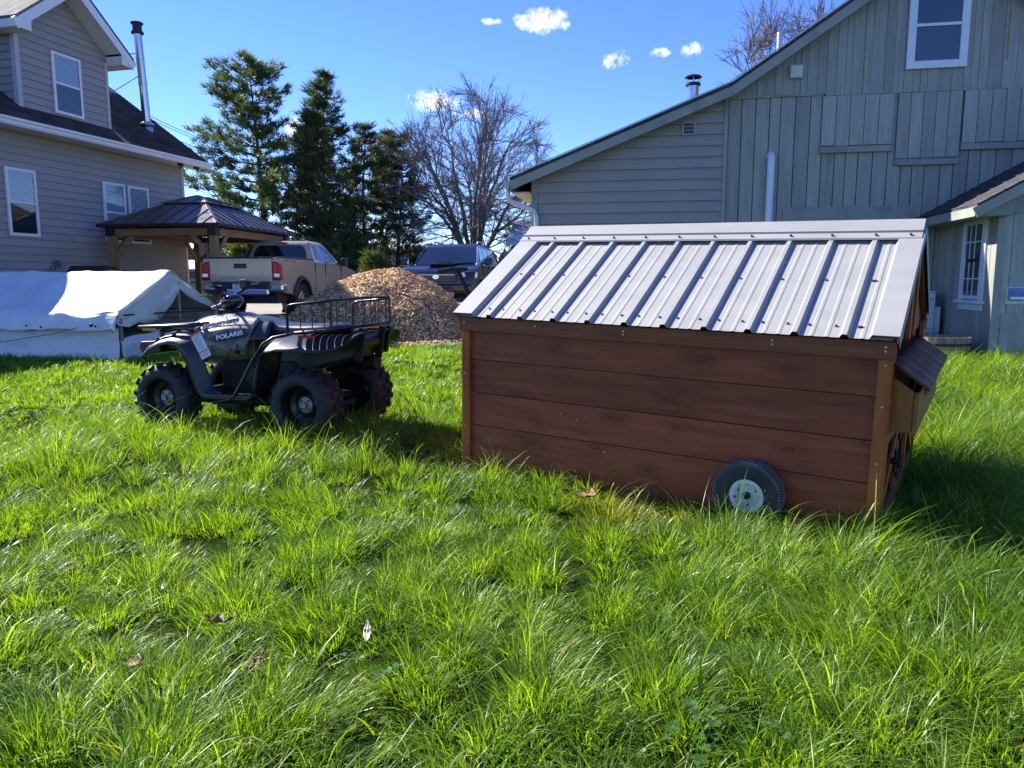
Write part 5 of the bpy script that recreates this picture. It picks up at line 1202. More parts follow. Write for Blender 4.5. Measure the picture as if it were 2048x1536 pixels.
def build_truck():
    T = thing('pickup_truck', 'tan extended-cab pickup truck parked tail first by the gazebo', 'pickup truck', (-5.755, 15.95, .4), rad(83.5))
    tan = pm('tan_car_paint', (.40, .32, .22), .32, .10, .05, 2, coat=.7, spec=.5); dk = pm('dark_trim', (.02, .02, .022), .5); rimd = pm('dark_rim', (.03, .03, .032), .4, .6); rims = pm('silver_rim', (.55, .56, .58), .25, .9)
    low = .52
    poly = [(.14, .60), (.12, .72), (.12, 1.26), (.15, 1.31), (2.06, 1.31), (2.12, 1.27), (3.95, 1.25), (4.10, 1.24), (4.55, 1.17), (5.05, 1.09), (5.28, .98), (5.34, .80), (5.32, .50), (4.98, low)] + arc(4.49, .40, .46, .26, PI-.26, 12) + [(4.03, low), (1.72, low)] + arc(1.25, .40, .46, .26, PI-.26, 12) + [(.78, low)]
    bd = body_shell('body', tan, T, poly, .885, .95, .045, .035)
    rings = [(1.22, 2.08, 4.08, .835), (1.30, 2.10, 3.98, .825), (1.66, 2.20, 3.42, .70), (1.74, 2.26, 3.30, .655), (1.775, 2.36, 3.15, .58)]
    cab = greenhouse('cab', tan, T, rings, .03)
    end_glass('rear_window', AUTOGLASS, T, rings, [(-.66, 1.33), (.66, 1.33), (.64, 1.50), (.57, 1.63), (.48, 1.665), (-.48, 1.665), (-.57, 1.63), (-.64, 1.50)], 1, -.012)
    end_glass('windscreen', AUTOGLASS, T, rings, [(-.68, 1.30), (.68, 1.30), (.56, 1.66), (-.56, 1.66)], 2, .012)
    for s in (-1, 1):
        side_glass('quarter_window', AUTOGLASS, T, rings, [(2.36, 1.34), (2.74, 1.30), (2.70, 1.62), (2.42, 1.655)], s)
        side_glass('door_window', AUTOGLASS, T, rings, [(2.84, 1.30), (3.78, 1.30), (3.40, 1.60), (3.18, 1.655), (2.80, 1.66)], s)
        side_glass('door_pillar', tan, T, rings, [(2.745, 1.28), (2.835, 1.28), (2.795, 1.68), (2.705, 1.68)], s, .012)
        # wheel-arch flares
        for cx in (1.25, 4.49):
            m = MB(); o = arc(cx, .40, .545, .18, PI-.18, 16); i = arc(cx, .40, .455, .24, PI-.24, 16)
            m.loft([[Vector((a[0], s*(.885*(1-.05*max(0, (.75-a[1]))/.4)+.006), a[1])), Vector((a[0]*.6+b[0]*.4, s*.93, a[1]*.6+b[1]*.4)), Vector((b[0], s*.925, b[1])), Vector((b[0], s*.80, b[1]))] for a, b in zip(o, i)], caps=False, closed=False); m.build('wheel_arch', dk, T, smooth=40)
        road_wheel(T, 1.25, s*.76, .385, .26, s, rims, rimd); road_wheel(T, 4.49, s*.76, .385, .26, s, rims, rimd)
        box('bed_rail', dk, T, .14, 2.06, min(s*.79, s*.865), max(s*.79, s*.865), 1.308, 1.335, .01)
        # tail lamp: red over white on a dark base
        lamp = MB().prism([(s*.70, .86), (s*.872, .86), (s*.868, 1.17), (s*.80, 1.225), (s*.70, 1.235)], 'x', .09, .22).build('tail_lamp', REDLENS, T, bevel=.01, fix=True)
        y0, y1 = sorted((s*.735, s*.855)); box('reverse_lens', CLEARLENS, lamp, .082, .092, y0, y1, .90, .975, .006); box('lamp_base', dk, lamp, .085, .2, y0-.03, y1+.02, .835, .875, .006); y2, y3 = sorted((s*.742, s*.79)); box('inner_lens', pm('bright_red_lens', (.75, .03, .03), .4, 0, .1), lamp, .083, .092, y2, y3, 1.01, 1.17, .006)
        # mirror, handle, door seams
        mr = MB().prism([(3.66, 1.20), (3.80, 1.20), (3.84, 1.40), (3.68, 1.41)], 'y', min(s*.93, s*1.10), max(s*.93, s*1.10)).build('mirror', dk, T, bevel=.03); MB().bar((3.72, s*.82, 1.25), (3.72, s*.95, 1.27), .06, .05).build('mirror_arm', dk, mr)
        box('door_handle', tan, T, 2.98, 3.16, min(s*.868, s*.90), max(s*.868, s*.90), 1.045, 1.085, .01)
        for x in (2.09, 2.76, 3.88): box('door_seam', dk, T, x-.005, x+.005, min(s*.862, s*.8855), max(s*.862, s*.8855), .56, 1.235)
        MB().box(.12, .40, min(s*.60, s*.90), max(s*.60, s*.90), .60, .76).build('bumper_end', CHROME, T, bevel=.04)
    # tailgate
    tg = box('tailgate', tan, T, .085, .13, -.69, .69, .80, 1.295, .015); box('tailgate_cap', dk, tg, .075, .16, -.70, .70, 1.296, 1.322, .008); box('handle_recess', dk, tg, .078, .088, -.14, .14, 1.085, 1.185, .015); box('handle', pm('handle_black', (.03, .03, .03), .3), tg, .07, .08, -.11, .11, 1.10, 1.14, .008)
    box('crease', tan, tg, .076, .088, -.685, .685, 1.235, 1.285, .006)
    MB().add([(.079, -.46, .80), (.079, .46, .80), (.079, .40, .90), (.079, -.40, .90)], [(0,1,2,3)]).build('stamped_panel', tan, tg, solid=.014, bevel=.004)
    RT = lambda y, z, x: Matrix(((0, 0, -1, x), (-1, 0, 0, y), (0, 1, 0, z), (0, 0, 0, 1)))
    MB().tube([(.080, .60 + .045*math.cos(a*PI/8), .945 + .030*math.sin(a*PI/8)) for a in range(16)], .004, 5, closed=True).build('oval_emblem', pm('badge', (.20, .17, .13), .4), tg)
    box('chrome_badge', pm('badge_chrome', (.6, .6, .58), .3, .8), tg, .076, .082, -.60, -.515, .955, .967, .002)
    # bumper, plate, hitch, third brake lamp, aerial
    box('bumper', CHROME, T, .02, .16, -.62, .62, .52, .66, .03); box('bumper_step', dk, T, .03, .20, -.62, .62, .665, .80, .01)
    pl = box('number_plate', pm('white_plate', (.72, .73, .74), .4), T, .008, .016, -.155, .155, .60, .76, .004)
    pb = pm('plate_blue', (.03, .05, .16), .5)
    for k in range(7):
        if k != 3: y = .105 - .035*k; box('plate_character', pb, pl, .006, .0085, y-.006, y+.006, .635, .705, .002)
    box('plate_band', pb, pl, .006, .0085, -.13, .13, .728, .746)
    box('hitch', dk, T, .0, .3, -.04, .04, .43, .51, .005); box('chassis', dk, T, .3, 5.0, -.7, .7, .34, .56)
    box('brake_lamp', REDLENS, T, 2.20, 2.24, -.15, .15, 1.700, 1.735, .005); MB().cyl((2.40, .1, 1.77), (2.36, .1, 1.81), .012).build('aerial', dk, T)
    RS = lambda x, z, y: Matrix(((1, 0, 0, x), (0, 0, -1, y), (0, 1, 0, z), (0, 0, 0, 1)))
    text_part('decal', 'TRD', pm('decal_dark', (.05, .045, .06), .4), T, RS(.55, 1.215, -.853), .13, .001, .25, .006)
    dr = pm('decal_red', (.42, .05, .06), .4)
    MB().prism([(.74, 1.185), (.98, 1.185), (1.0, 1.215), (.98, 1.25), (.76, 1.25)], 'y', -.8565, -.852).build('decal', dr, T); MB().box(.74, 1.02, -.8585, -.854, 1.16, 1.172).build('decal', pm('decal_line', (.05, .04, .05), .4), T)
    box('sticker', pm('white_sticker', (.6, .62, .65), .5), T, 2.085, 2.09, .46, .60, 1.345, 1.37)
build_truck()
def build_suv():
    S = thing('suv', 'dark blue-black SUV facing the yard behind the wood chips', 'SUV', (-1.90, 18.9, .4), rad(-96.5))
    S.scale = (1.05, 1.05, 1.05)
    pt = pm('blue_black_car_paint', (.008, .011, .018), .22, .0, .1, 2, coat=.5, spec=.5); dk = pm('suv_black_trim', (.014, .014, .016), .45); rimd = pm('suv_rim', (.20, .20, .21), .35, .8); rims = pm('suv_spoke', (.4, .41, .43), .3, .9)
    low = .42
    poly = [(-4.74, .46), (-4.80, .70), (-4.78, 1.12), (-4.70, 1.22), (-1.25, 1.20), (-1.12, 1.175), (-.55, 1.135), (-.16, 1.06), (-.05, .98), (.0, .80), (-.02, .50), (-.12, .40), (-.46, low)] + arc(-.95, .40, .45, .1, PI-.1, 12) + [(-1.44, low), (-3.28, low)] + arc(-3.74, .40, .45, .1, PI-.1, 12) + [(-4.22, low)]
    body_shell('body', pt, S, poly, .93, .98, .05, .045)
    rings = [(1.17, -4.72, -1.16, .885), (1.24, -4.70, -1.27, .87), (1.62, -4.45, -1.92, .735), (1.72, -4.32, -2.12, .68), (1.765, -4.15, -2.35, .60)]
    greenhouse('cabin', pt, S, rings, .035)
    end_glass('windscreen', AUTOGLASS, S, rings, [(-.74, 1.215), (.74, 1.215), (.71, 1.35), (.625, 1.655), (-.625, 1.655), (-.71, 1.35)], 2, .012)
    end_glass('rear_window', AUTOGLASS, S, rings, [(-.66, 1.28), (.66, 1.28), (.58, 1.62), (-.58, 1.62)], 1, -.012)
    for s in (-1, 1):
        for pts in ([(-1.62, 1.26), (-2.42, 1.26), (-2.46, 1.63), (-2.02, 1.62)], [(-2.52, 1.26), (-3.32, 1.26), (-3.30, 1.64), (-2.56, 1.64)], [(-3.44, 1.26), (-4.52, 1.30), (-4.36, 1.60), (-3.42, 1.64)]): side_glass('side_window', AUTOGLASS, S, rings, pts, s)
        road_wheel(S, -.95, s*.80, .385, .26, s, rims, rimd); road_wheel(S, -3.74, s*.80, .385, .26, s, rims, rimd)
        hl = MB().add([(-.02, s*.52, .86), (-.06, s*.80, .84), (-.26, s*.945, .86), (-.30, s*.945, .99), (-.13, s*.84, 1.03), (-.035, s*.56, .97)], [(0,1,2,3,4,5)]).build('headlamp', CLEARLENS, S, solid=.05, bevel=.01, fix=True)
        MB().lathe([(0, .0), (.055, .01), (.062, .03)], 16, Matrix.Translation((.03, s*.66, .92)) @ Matrix.Rotation(PI/2, 4, 'Y')).build('lamp_reflector', CHROME, hl, smooth=40)
        MB().lathe([(0, .012), (.05, .010), (.055, -.02)], 16, Matrix.Translation((.01, s*.66, .575)) @ Matrix.Rotation(PI/2, 4, 'Y')).build('fog_lamp', CLEARLENS, S, smooth=40)
        mr = MB().prism([(-1.42, 1.17), (-1.22, 1.18), (-1.24, 1.36), (-1.40, 1.37)], 'y', min(s*.98, s*1.19), max(s*.98, s*1.19)).build('mirror', pt, S, bevel=.035); MB().bar((-1.35, s*.88, 1.22), (-1.33, s*1.0, 1.25), .07, .05).build('mirror_arm', dk, mr)
        MB().tube([(-2.55, s*.60, 1.765), (-2.62, s*.60, 1.83), (-3.8, s*.60, 1.845), (-3.9, s*.60, 1.77)], .025, 8).build('roof_rail', rims, S, smooth=50)
        for x in (-1.40, -2.48, -3.40): box('door_seam', dk, S, x-.005, x+.005, min(s*.905, s*.931), max(s*.905, s*.931), .50, 1.19)
        for x in (-2.25, -3.15): box('door_handle', pt, S, x-.09, x+.09, min(s*.91, s*.95), max(s*.91, s*.95), 1.03, 1.07, .01)
        MB().bar((-1.22, s*.80, 1.21), (-1.97, s*.675, 1.66), .05, .012, (0, s, .3)).build('pillar_trim', CHROME, S)
    box('grille', dk, S, -.03, .022, -.50, .50, .76, .96, .02)
    for k in range(3): box('grille_bar', CHROME if k == 2 else rimd, S, .02, .032, -.46, .46, .80+.06*k, .815+.06*k, .004)
    MB().lathe([(0, .006), (.075, .006), (.08, 0)], 20, Matrix.Translation((.03, 0, .88)) @ Matrix.Rotation(PI/2, 4, 'Y') @ Matrix.Diagonal((.7, 1, 1, 1))).build('badge', CHROME, S)
    box('bumper', pt, S, -.10, .05, -.86, .86, .52, .72, .05); box('bumper_guard', rimd, S, -.05, .058, -.45, .45, .40, .54, .03); box('lower_intake', dk, S, -.02, .056, -.42, .42, .575, .69, .01)
    MB().prism([(-.45, 1.10), (-.50, 1.19), (-1.0, 1.20), (-1.02, 1.12)], 'y', -.26, .26).build('hood_scoop', pt, S, bevel=.03)
    for y in (-.35, .20): MB().tube([(-1.20, y, 1.215), (-1.26, y+.5, 1.25)], .012, 6).build('wiper', dk, S)
    box('chassis', dk, S, -4.6, -.3, -.7, .7, .30, .46); MB().prism([(-.40, 1.19), (-1.17, 1.215), (-1.17, 1.225), (-.40, 1.20)], 'y', -.30, .30).build('hood_shim', pt, S)
    RF = lambda y, z, x: Matrix(((0, 0, 1, x), (1, 0, 0, y), (0, 1, 0, z), (0, 0, 0, 1)))
    pl = box('number_plate', pm('suv_plate', (.7, .7, .72), .4), S, .058, .064, -.15, .15, .44, .58)
build_suv()
# ------------------------------------------------------------------ quad bike
def build_atv():
    A = thing('quad_bike', 'camouflage and black quad bike parked in the grass left of the coop', 'quad bike', (-2.035, 6.181, 0), rad(162))
    m, nt, b = new_mat('camo_plastic'); L = nt.links.new; v = vmap(nt, (1,1,1), rnd=False)
    n1 = nd(nt, 'ShaderNodeTexNoise', Scale=13.0, Detail=6.0, Roughness=.7, Distortion=1.5); L(v, n1.inputs['Vector']); n2 = nd(nt, 'ShaderNodeTexNoise', Scale=34.0, Detail=4.0, Distortion=2.5); L(v, n2.inputs['Vector'])
    c = ramp(nt, n1.outputs['Fac'], [(.34, (.018, .021, .014)), (.44, (.10, .10, .07)), (.52, (.24, .23, .17)), (.58, (.045, .052, .032)), (.70, (.30, .285, .22))])
    c = mixc(nt, 'MIX', ramp(nt, n2.outputs['Fac'], [(.54, (0,0,0)), (.60, (.85,.85,.85))]), c, (.018, .02, .016)); L(c, b.inputs['Base Color']); b.inputs['Roughness'].default_value = .38; b.inputs['Coat Weight'].default_value = .25; camo = m
    pale_camo = camo.copy(); pale_camo.name = 'pale_camo_plastic'
    for e in [n for n in pale_camo.node_tree.nodes if n.type == 'VALTORGB'][0].color_ramp.elements: e.color = (min(1, e.color[0]*1.5+.02), min(1, e.color[1]*1.5+.02), min(1, e.color[2]*1.5+.015), 1)
    pale = pm('pale_sun_bleached_camo', (.30, .29, .23), .4, 0, .35, 9); plast = pm('black_fender_plastic', (.013, .014, .016), .36, 0, .25, 7, spec=.5, dirt=(.026, .025, .023)); vinyl = pm('black_seat_vinyl', (.022, .023, .025), .30, 0, .15, 6, bump=.05, bscale=120, spec=.6)
    steel = pm('black_painted_tube', (.012, .012, .014), .30, .2, .1); rub = pm('muddy_quad_tyre', (.014, .014, .016), .7, 0, .35, 9, dirt=(.035, .031, .028)); hubm = pm('dull_hub_metal', (.26, .26, .25), .5, .6, .3, 30); navy = pm('glossy_navy_pod', (.010, .012, .022), .15, 0, .1, coat=.8); eng = pm('engine_black', (.010, .010, .011), .6, .3, .4, 20)
    # wheels
    def wheel(x, s, R, w, yc):
        M = Matrix.Translation((x, s*yc, R)) @ Matrix.Rotation(-s*PI/2, 4, 'X'); r = .155
        t = MB().lathe([(r, -w/2+.02), (r+.012, -w/2+.004), (R-.09, -w/2), (R-.045, -w/2+.008), (R-.022, -w/2+.04), (R-.016, 0), (R-.022, w/2-.04), (R-.045, w/2-.008), (R-.09, w/2), (r+.012, w/2-.004), (r, w/2-.02)], 40, M).build('tyre', rub, A, smooth=45)
        k = MB(); n = 18
        for i in range(n):
            for lane, (zc, tilt, zw, ph) in enumerate(((-.38, .35, .16, 0), (-.12, -.3, .13, .5), (.12, .3, .13, 0), (.38, -.35, .16, .5))):
                Q = M @ Matrix.Rotation(2*PI*(i+ph)/n, 4, 'Z') @ Matrix.Translation((R-.012 if abs(zc) < .3 else R-.026, 0, zc*w)) @ Matrix.Rotation((-zc/abs(zc))*(.55 if abs(zc) > .3 else .0), 4, 'Y') @ Matrix.Rotation(tilt, 4, 'X')
                k.box(-.012, .013, -.019, .019, -zw*w*.62, zw*w*.62, Q)
        kind(k.build('tread', rub, t), 'stuff')
        q = MB().lathe([(0, w*.02), (.06, w*.02), (.075, w*.05), (.10, -.0), (.135, .02), (.148, w/2-.04), (.160, w/2-.012), (.168, w/2-.016)], 36, M).build('rim', steel, A, smooth=40)
        hb = MB().lathe([(0, w*.02+.05), (.022, w*.02+.05), (.024, w*.02+.028), (.060, w*.02+.02), (.064, w*.02)], 24, M).build('hub', hubm, q, smooth=40)
        for i in range(4):
            a = PI/4 + i*PI/2; MB().lathe([(0, .032), (.008, .03), (.009, 0)], 8, M @ Matrix.Translation((.045*math.cos(a), .045*math.sin(a), w*.02))).build('lug_nut', steel, hb)
    for s in (-1, 1): wheel(.637, s, .28, .21, .415); wheel(-.637, s, .28, .27, .395)
    # chassis, engine, axles, suspension
    box('engine', eng, A, -.42, .30, -.20, .20, .26, .58, .03); box('skid_plate', eng, A, -.75, .75, -.16, .16, .20, .26, .02)
    MB().cyl((-.637, -.40, .28), (-.637, .40, .28), .03).build('rear_axle', eng, A); MB().cyl((.637, -.36, .28), (.637, .36, .28), .022).build('front_axle', eng, A)
    for s in (-1, 1):
        MB().bar((.55, s*.15, .30), (.637, s*.33, .26), .03, .025).build('control_arm', eng, A); MB().cyl((.62, s*.30, .30), (.55, s*.20, .62), .035).build('shock_absorber', pm('yellow_spring', (.20, .15, .03), .5), A); MB().bar((-.2, s*.20, .30), (-.637, s*.22, .28), .05, .05).build('swing_arm', eng, A)
    MB().cyl((-.45, .22, .45), (-.45, .30, .45), .07).build('brake_drum', eng, A); MB().lathe([(0, .02), (.07, .02), (.075, .01), (.075, -.03)], 24, Matrix.Translation((-.03, .215, .46)) @ Matrix.Rotation(-PI/2, 4, 'X')).build('clutch_cover', plast, A, smooth=40)
    MB().tube([(-.45, -.22, .50), (-.75, -.20, .55), (-.93, -.18, .56)], [.05, .07, .06], 12).build('exhaust', eng, A, smooth=50)
    # central body
    st = [(.83, .13, .62, .78), (.74, .19, .57, .83), (.60, .23, .54, .875), (.46, .245, .52, .925), (.34, .23, .52, .945), (.20, .22, .50, .955), (.08, .20, .50, .925), (-.02, .17, .52, .80)]
    rings = []
    for x, w, z0, z1 in st:
        zm = (z0+z1)/2; hz = (z1-z0)/2; rings.append([Vector((x, w*math.copysign(abs(math.cos(a))**.6, math.cos(a)), zm + hz*math.copysign(abs(math.sin(a))**.75, math.sin(a)))) for a in [2*PI*k/20 for k in range(20)]])
    MB().loft(rings).build('body', camo, A, smooth=60, fix=True)
    MB().prism([(-.02, .50), (-.02, .78), (-.95, .80), (-1.0, .74), (-.9, .60), (-.5, .50)], 'y', -.17, .17).build('tail_body', plast, A, bevel=.03)
    # flank panels with louvres, front fenders, foot guards
    for s in (-1, 1):
        def flank(i, j, s=s):
            x = .42 - .47*i; zt = .80 + .07*math.sin(min(1, i*1.25)*PI/2) - .02*i; zb = .60 - .065*math.sin(min(1, i*2.2)*PI)*1.0 + .02*i
            y = .49 - .20*(i**.75) - .10*(j**1.6)*(.6+.4*(1-i)) + .02*math.sin(j*PI)
            return (x - .05*(j-.5), s*y, zb + (zt-zb)*j)
        MB().grid(flank, 18, 10).build('side_panel', camo, A, smooth=60, solid=.006)
        MB().grid(lambda i, j, s=s: (lambda p, q: (p[0], s*(p[1]*.985 + (.16-p[1])*j), p[2] + (q-p[2])*j))(flank(i, 1.0, 1), .93 - .02*abs(i-.4)), 14, 5).build('hood_panel', pale_camo, A, smooth=60, solid=.006)
        for k in range(3):
            i = .66; z = .655 + .045*k; y = s*(.49 - .20*(i**.75) - .035 - .02*k); MB().box(-.035, .035, -.02, .004, -.013, .013, Matrix.Translation((.045+.008*k, y + s*.022, z)) @ Matrix.Rotation(-s*.35, 4, 'Z')).build('louvre', eng, A)
        # front fender: an arched sheet between the outer lip and the hood
        lip = [(.78, .60), (.72, .655), (.62, .70), (.52, .722), (.44, .705), (.385, .65), (.345, .565), (.305, .45), (.265, .36), (.225, .315), (.13, .305)]
        inn = [(.82, .72), (.76, .77), (.64, .80), (.54, .815), (.43, .80), (.30, .76), (.235, .64), (.195, .51), (.16, .41), (.13, .37), (.06, .345)]
        rows = []
        for k, ((x0, z0), (x1, z1)) in enumerate(zip(lip, inn)):
            yo = .53; yi = .28 if k < 4 else (.36 if k == 4 else .47); row = []
            for q in range(7):
                t = q/6; e = t**.8; row.append(Vector((x0 + (x1-x0)*e, s*(yo + (yi-yo)*t), z0 + (z1-z0)*math.sin(t*PI/2)**.8)))
            rows.append(row)
        MB().loft(rows, caps=False, closed=False).build('front_fender', plast, A, smooth=70, solid=.008)
        # floor board and rear guard
        MB().grid(lambda i, j, s=s: (.16 - .42*i, s*(.27 + .25*j), .335 + .012*math.sin(i*PI*6)*.3 + .05*max(0, i-.85)*4 + .06*max(0, .15-i)*4 - .012*max(0, j-.9)*10), 14, 8).build('floor_board', plast, A, smooth=50, solid=.012)
        MB().grid(lambda i, j, s=s: (.20 - .44*i, s*.522, .30 + (.345-.30)*j + .03*max(0, i-.9)*8), 10, 3).build('floor_edge', plast, A, smooth=60, solid=.02)
        lipr = [(-.235, .31), (-.262, .42), (-.29, .55), (-.315, .635), (-.36, .672), (-.45, .688), (-.58, .692), (-.72, .686), (-.85, .692), (-.95, .712), (-1.01, .75), (-1.04, .80)]
        rows = []
        for k, (x, z) in enumerate(lipr):
            row = []
            for q in range(9):
                t = q/8; yo = .53 - (.05 if k > 8 else 0)*(k-8); yi = .20 if k > 3 else .30
                if k <= 3: p = Vector((x - .05*t, s*(yo + (yi-yo)*t), z + .01*t + (.03*t if k == 3 else 0)))
                else:
                    top = .80 if k < 10 else .82; p = Vector((x - .0*t, s*(yo + (yi-yo)*t), z + (top-z)*math.sin(t*PI/2)**.9))
                row.append(p)
            rows.append(row)
        MB().loft(rows, caps=False, closed=False).build('rear_fender', plast, A, smooth=60, solid=.008)
        MB().tube([(-.56, s*.46, .815), (-.44, s*.505, .79), (-.36, s*.525, .74), (-.27, s*.535, .62), (-.16, s*.535, .44), (-.085, s*.53, .335), (-.03, s*.525, .305), (.13, s*.51, .275)], .013, 8).build('nerf_bar', steel, A, smooth=60)
    # seat
    sx = [(.12, .07, .80, .905), (.07, .11, .75, .925), (.0, .15, .73, .93), (-.08, .165, .74, .915), (-.18, .165, .76, .885), (-.32, .165, .77, .868), (-.5, .175, .775, .872), (-.66, .175, .78, .882), (-.74, .16, .79, .878), (-.77, .12, .81, .86)]
    rings = [[Vector((x, w*math.copysign(abs(math.cos(a))**.7, math.cos(a)), (z0+z1)/2 + (z1-z0)/2*math.copysign(abs(math.sin(a))**.7, math.sin(a)))) for a in [2*PI*k/18 for k in range(18)]] for x, w, z0, z1 in sx]
    MB().loft(rings).build('seat', vinyl, A, smooth=80, fix=True, sub=1)
    for s in (-1, 1):   # seat skirt down the side
        MB().grid(lambda i, j, s=s: (.06 - .24*i - .03*j, s*(.13 + .165*j**.7 - .05*i*j), .925 - .04*i - .19*j*(1-.3*i)), 8, 8).build('seat_skirt', vinyl, A, smooth=80, solid=.02)
    # dash pod and handlebar
    M = Matrix.Translation((.315, 0, 1.045)) @ Matrix.Rotation(rad(-12), 4, 'Z') @ Matrix.Rotation(rad(10), 4, 'Y')
    pod = MB().lathe([(0, -.065), (.06, -.06), (.09, -.03), (.098, .0), (.085, .03), (.055, .048), (0, .054)], 24, M @ Matrix.Diagonal((1.12, .85, 1, 1))).build('instrument_pod', navy, A, smooth=60)
    MB().cyl((.40, 0, .90), (.335, 0, 1.02), .045).build('steering_stem', eng, A); box('pod_mount', eng, A, .28, .42, -.06, .06, .93, .975, .01)
    MB().tube([(.205, .40, 1.125), (.215, .27, 1.12), (.29, .12, 1.10), (.33, .03, 1.045), (.345, -.03, 1.045), (.36, -.12, 1.10), (.35, -.27, 1.155), (.35, -.40, 1.17)], .012, 8).build('handlebar', steel, A, smooth=60)
    for p, q in (((.213, .28, 1.12), (.203, .41, 1.127)), ((.35, -.28, 1.158), (.35, -.41, 1.172))): MB().tube([p, q], .021, 10).build('grip', eng, A, smooth=50)
    MB().box(-.035, .04, -.035, .035, -.02, .025, Matrix.Translation((.225, .235, 1.145)) @ Matrix.Rotation(.2, 4, 'X')).build('brake_reservoir', steel, A, bevel=.008); MB().tube([(.25, .24, 1.12), (.275, .33, 1.10), (.265, .43, 1.09)], .007, 6).build('brake_lever', hubm, A)
    MB().box(-.03, .03, -.045, .045, -.03, .035, Matrix.Translation((.355, -.24, 1.175))).build('throttle_box', steel, A, bevel=.008); MB().box(-.03, .03, -.045, .045, .0, .008, Matrix.Translation((.352, -.24, 1.214))).build('throttle_lid', hubm, A, bevel=.003)
    MB().box(-.02, .02, -.03, .03, -.01, .01, Matrix.Translation((.245, .30, 1.165))).build('switch_block', steel, A, bevel=.005)
    MB().tube([(.25, .20, 1.10), (.33, .17, 1.02), (.36, .10, .93)], .005, 6).build('cable', eng, A); MB().tube([(.36, -.2, 1.14), (.40, -.12, 1.05), (.40, -.05, .95)], .005, 6).build('cable', eng, A)
    MB().cyl((.42, .12, .985), (.36, .05, 1.02), .014).build('ignition_lever', hubm, A)
    # front rack: moulded deck with slats, reflectors, bumper box
    fr = MB().tube([(.90, .36, .835), (.885, .42, .838), (.40, .43, .862), (.36, .38, .868), (.36, -.38, .868), (.40, -.43, .862), (.885, -.42, .838), (.90, -.36, .835)], .017, 8, closed=True).build('front_rack', plast, A, smooth=60)
    for k in range(9): y = -.36 + .09*k; MB().bar((.895, y, .842), (.37, y, .874), .048, .012).build('rack_slat', plast, fr, bevel=.003)
    for x in (.42, .62, .82): MB().bar((x, -.41, .842+.03*(.9-x)), (x, .41, .842+.03*(.9-x)), .04, .012).build('rack_crossbar', plast, fr)
    MB().bar((.70, -.20, .885), (.44, -.20, .90), .02, .03).build('rack_rail', plast, fr); MB().bar((.78, .18, .878), (.52, .18, .892), .02, .02).build('rack_rail', plast, fr)
    for s in (-1, 1): box('amber_reflector', pm('amber_lens', (.62, .27, .02), .25, 0, .15, 12), fr, .70, .84, min(s*.428, s*.440), max(s*.428, s*.440), .812, .834, .003)
    box('rack_support', plast, A, .52, .82, -.30, .30, .66, .825, .03); MB().prism([(.76, .63), (.95, .60), (.985, .665), (.97, .715), (.76, .725)], 'y', -.34, .34).build('front_bumper', plast, A, bevel=.012)
    for s in (-1, 1): MB().lathe([(0, .02), (.05, .015), (.055, 0)], 16, Matrix.Translation((.975, s*.2, .665)) @ Matrix.Rotation(PI/2, 4, 'Y')).build('headlamp', CLEARLENS, A, smooth=40)
    # rear rack with basket rails
    rr = MB().tube([(-.53, .44, .818), (-.56, .478, .82), (-.88, .482, .85), (-.91, .44, .856), (-.91, -.44, .862), (-.88, -.482, .86), (-.56, -.478, .82), (-.53, -.44, .818)], .014, 8, closed=True).build('rear_rack', steel, A, smooth=60)
    for k in range(6): x = -.60 - .055*k; MB().bar((x, -.47, .826 + .0855*(-.6-x)*1.0), (x, .47, .826 + .0855*(-.6-x)), .044, .010).build('rack_slat', plast, rr)
    for s in (-1, 1):
        MB().tube([(-.545, s*.475, .82), (-.545, s*.478, 1.0), (-.56, s*.48, 1.025), (-.60, s*.48, 1.035), (-.87, s*.482, 1.062), (-.905, s*.46, 1.068), (-.91, s*.42, 1.070)], .0105, 8).build('basket_rail', steel, rr, smooth=60)
        for k in range(3): x = -.66 - .10*k; MB().cyl((x, s*.480, .826 + .0855*(-.6-x)), (x, s*.480, 1.038+.06*(-.62-x)), .004, n=6).build('basket_rod', steel, rr)
        box('red_reflector', REDLENS, rr, -.79, -.645, min(s*.49, s*.502), max(s*.49, s*.502), .79, .812, .003)
    MB().tube([(-.91, .44, 1.069), (-.912, 0, 1.078), (-.91, -.44, 1.075)], .0105, 8).build('basket_rail', steel, rr, smooth=60)
    for k in range(7): y = -.39 + .13*k; MB().cyl((-.91, y, .858), (-.91, y, 1.070), .004, n=6).build('basket_rod', steel, rr)
    for y in (-.46, .46): MB().cyl((-.905, y, .856), (-.905, y, 1.066), .010, n=8).build('basket_post', steel, rr)
    # rear stays, hitch, lamp
    for s in (-1, 1): MB().bar((-.95, s*.16, .60), (-1.0, s*.16, .85), .03, .05).build('rack_stay', eng, A)
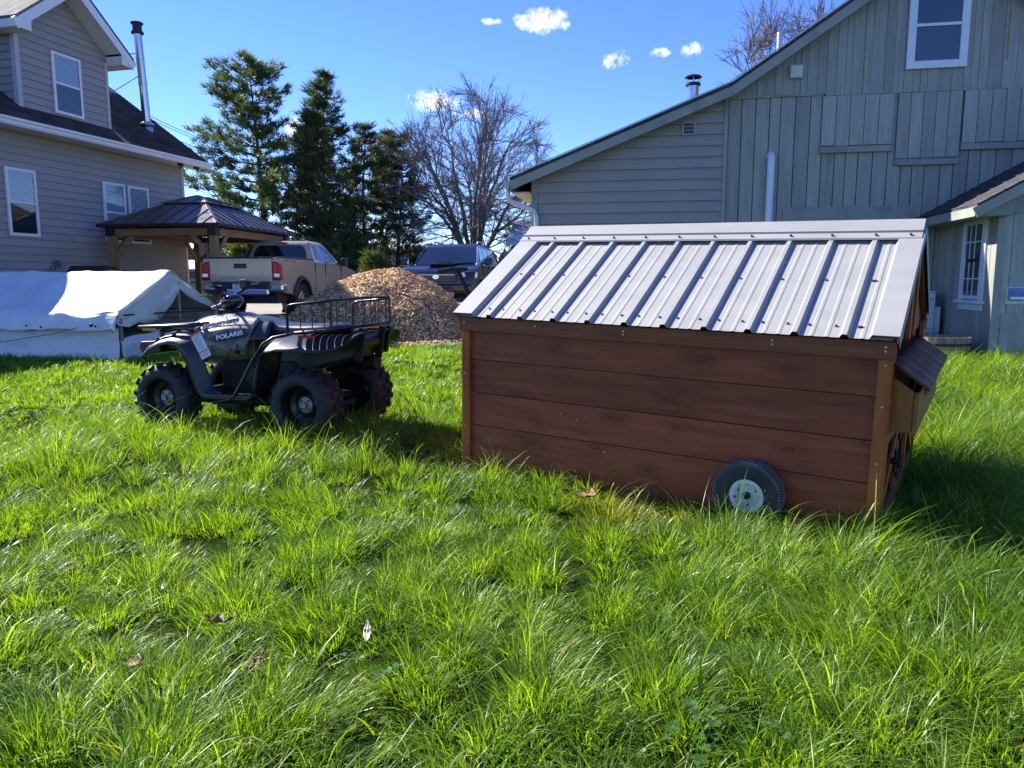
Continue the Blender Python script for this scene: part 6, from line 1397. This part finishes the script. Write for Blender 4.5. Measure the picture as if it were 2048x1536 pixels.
    MB().bar((-.98, -.28, .85), (-.94, -.28, .64), .035, .06).build('hitch_arm', steel, A); MB().bar((-.945, -.30, .645), (-.86, -.05, .645), .05, .03).build('hitch_bar', steel, A)
    # lettering and warning label on the flank
    ink = pm('white_lettering', (.75, .76, .78), .4); inkd = pm('grey_lettering', (.05, .055, .06), .4); pls = pm('dark_badge_field', (.02, .021, .02), .4)
    def TM(x, y, z, ang, yaw, pitch): return Matrix.Translation((x, y, z)) @ Matrix.Rotation(yaw, 4, 'Z') @ Matrix.Rotation(PI, 4, 'Z') @ Matrix.Rotation(PI/2 - pitch, 4, 'X') @ Matrix.Rotation(ang, 4, 'Z')
    yaw = rad(17)
    pb = MB().box(-.135, .135, -.027, .027, -.001, .001, TM(.075, .352, .785, rad(13), yaw, .30)).build('name_plate', pls, A)
    text_part('lettering', 'POLARIS', ink, pb, TM(.072, .3545, .786, rad(13), yaw, .30), .050, .0008, 0, .0016, xs=1.12)
    text_part('lettering', 'magnum', inkd, A, TM(.185, .318, .882, rad(14), yaw, .75), .072, .0015, .35, .002, xs=1.15); text_part('lettering', 'magnum', ink, A, TM(.181, .317, .8795, rad(14), yaw, .75), .072, .0008, .35, .004, xs=1.15)
    text_part('lettering', '330', ink, A, TM(.145, .272, .930, rad(14), yaw, .9), .05, .0012, .3, .002, xs=1.3)
    red = pm('label_red', (.55, .03, .035), .5)
    LM = TM(.232, .492, .715, rad(-62), rad(12), .12)
    lb = MB().box(-.105, .105, -.042, .042, -.001, .001, LM).build('warning_label', pm('label_white', (.68, .70, .72), .5, 0, .05), A)
    for (u0, u1) in ((-.104, -.092), (.045, .053)): MB().box(u0, u1, -.041, .041, .0012, .002, LM).build('label_band', red, lb)
    for k in range(11): 
        u = -.080 + .0118*k + (.02 if k > 9 else 0)
        if u < .04: MB().box(u, u+.003, -.034, .030 - .006*(k % 3), .0012, .002, LM).build('label_line', inkd, lb)
    for k in range(3): MB().box(.062+.012*k, .065+.012*k, -.034, .028, .0012, .002, LM).build('label_line', inkd, lb)
build_atv()
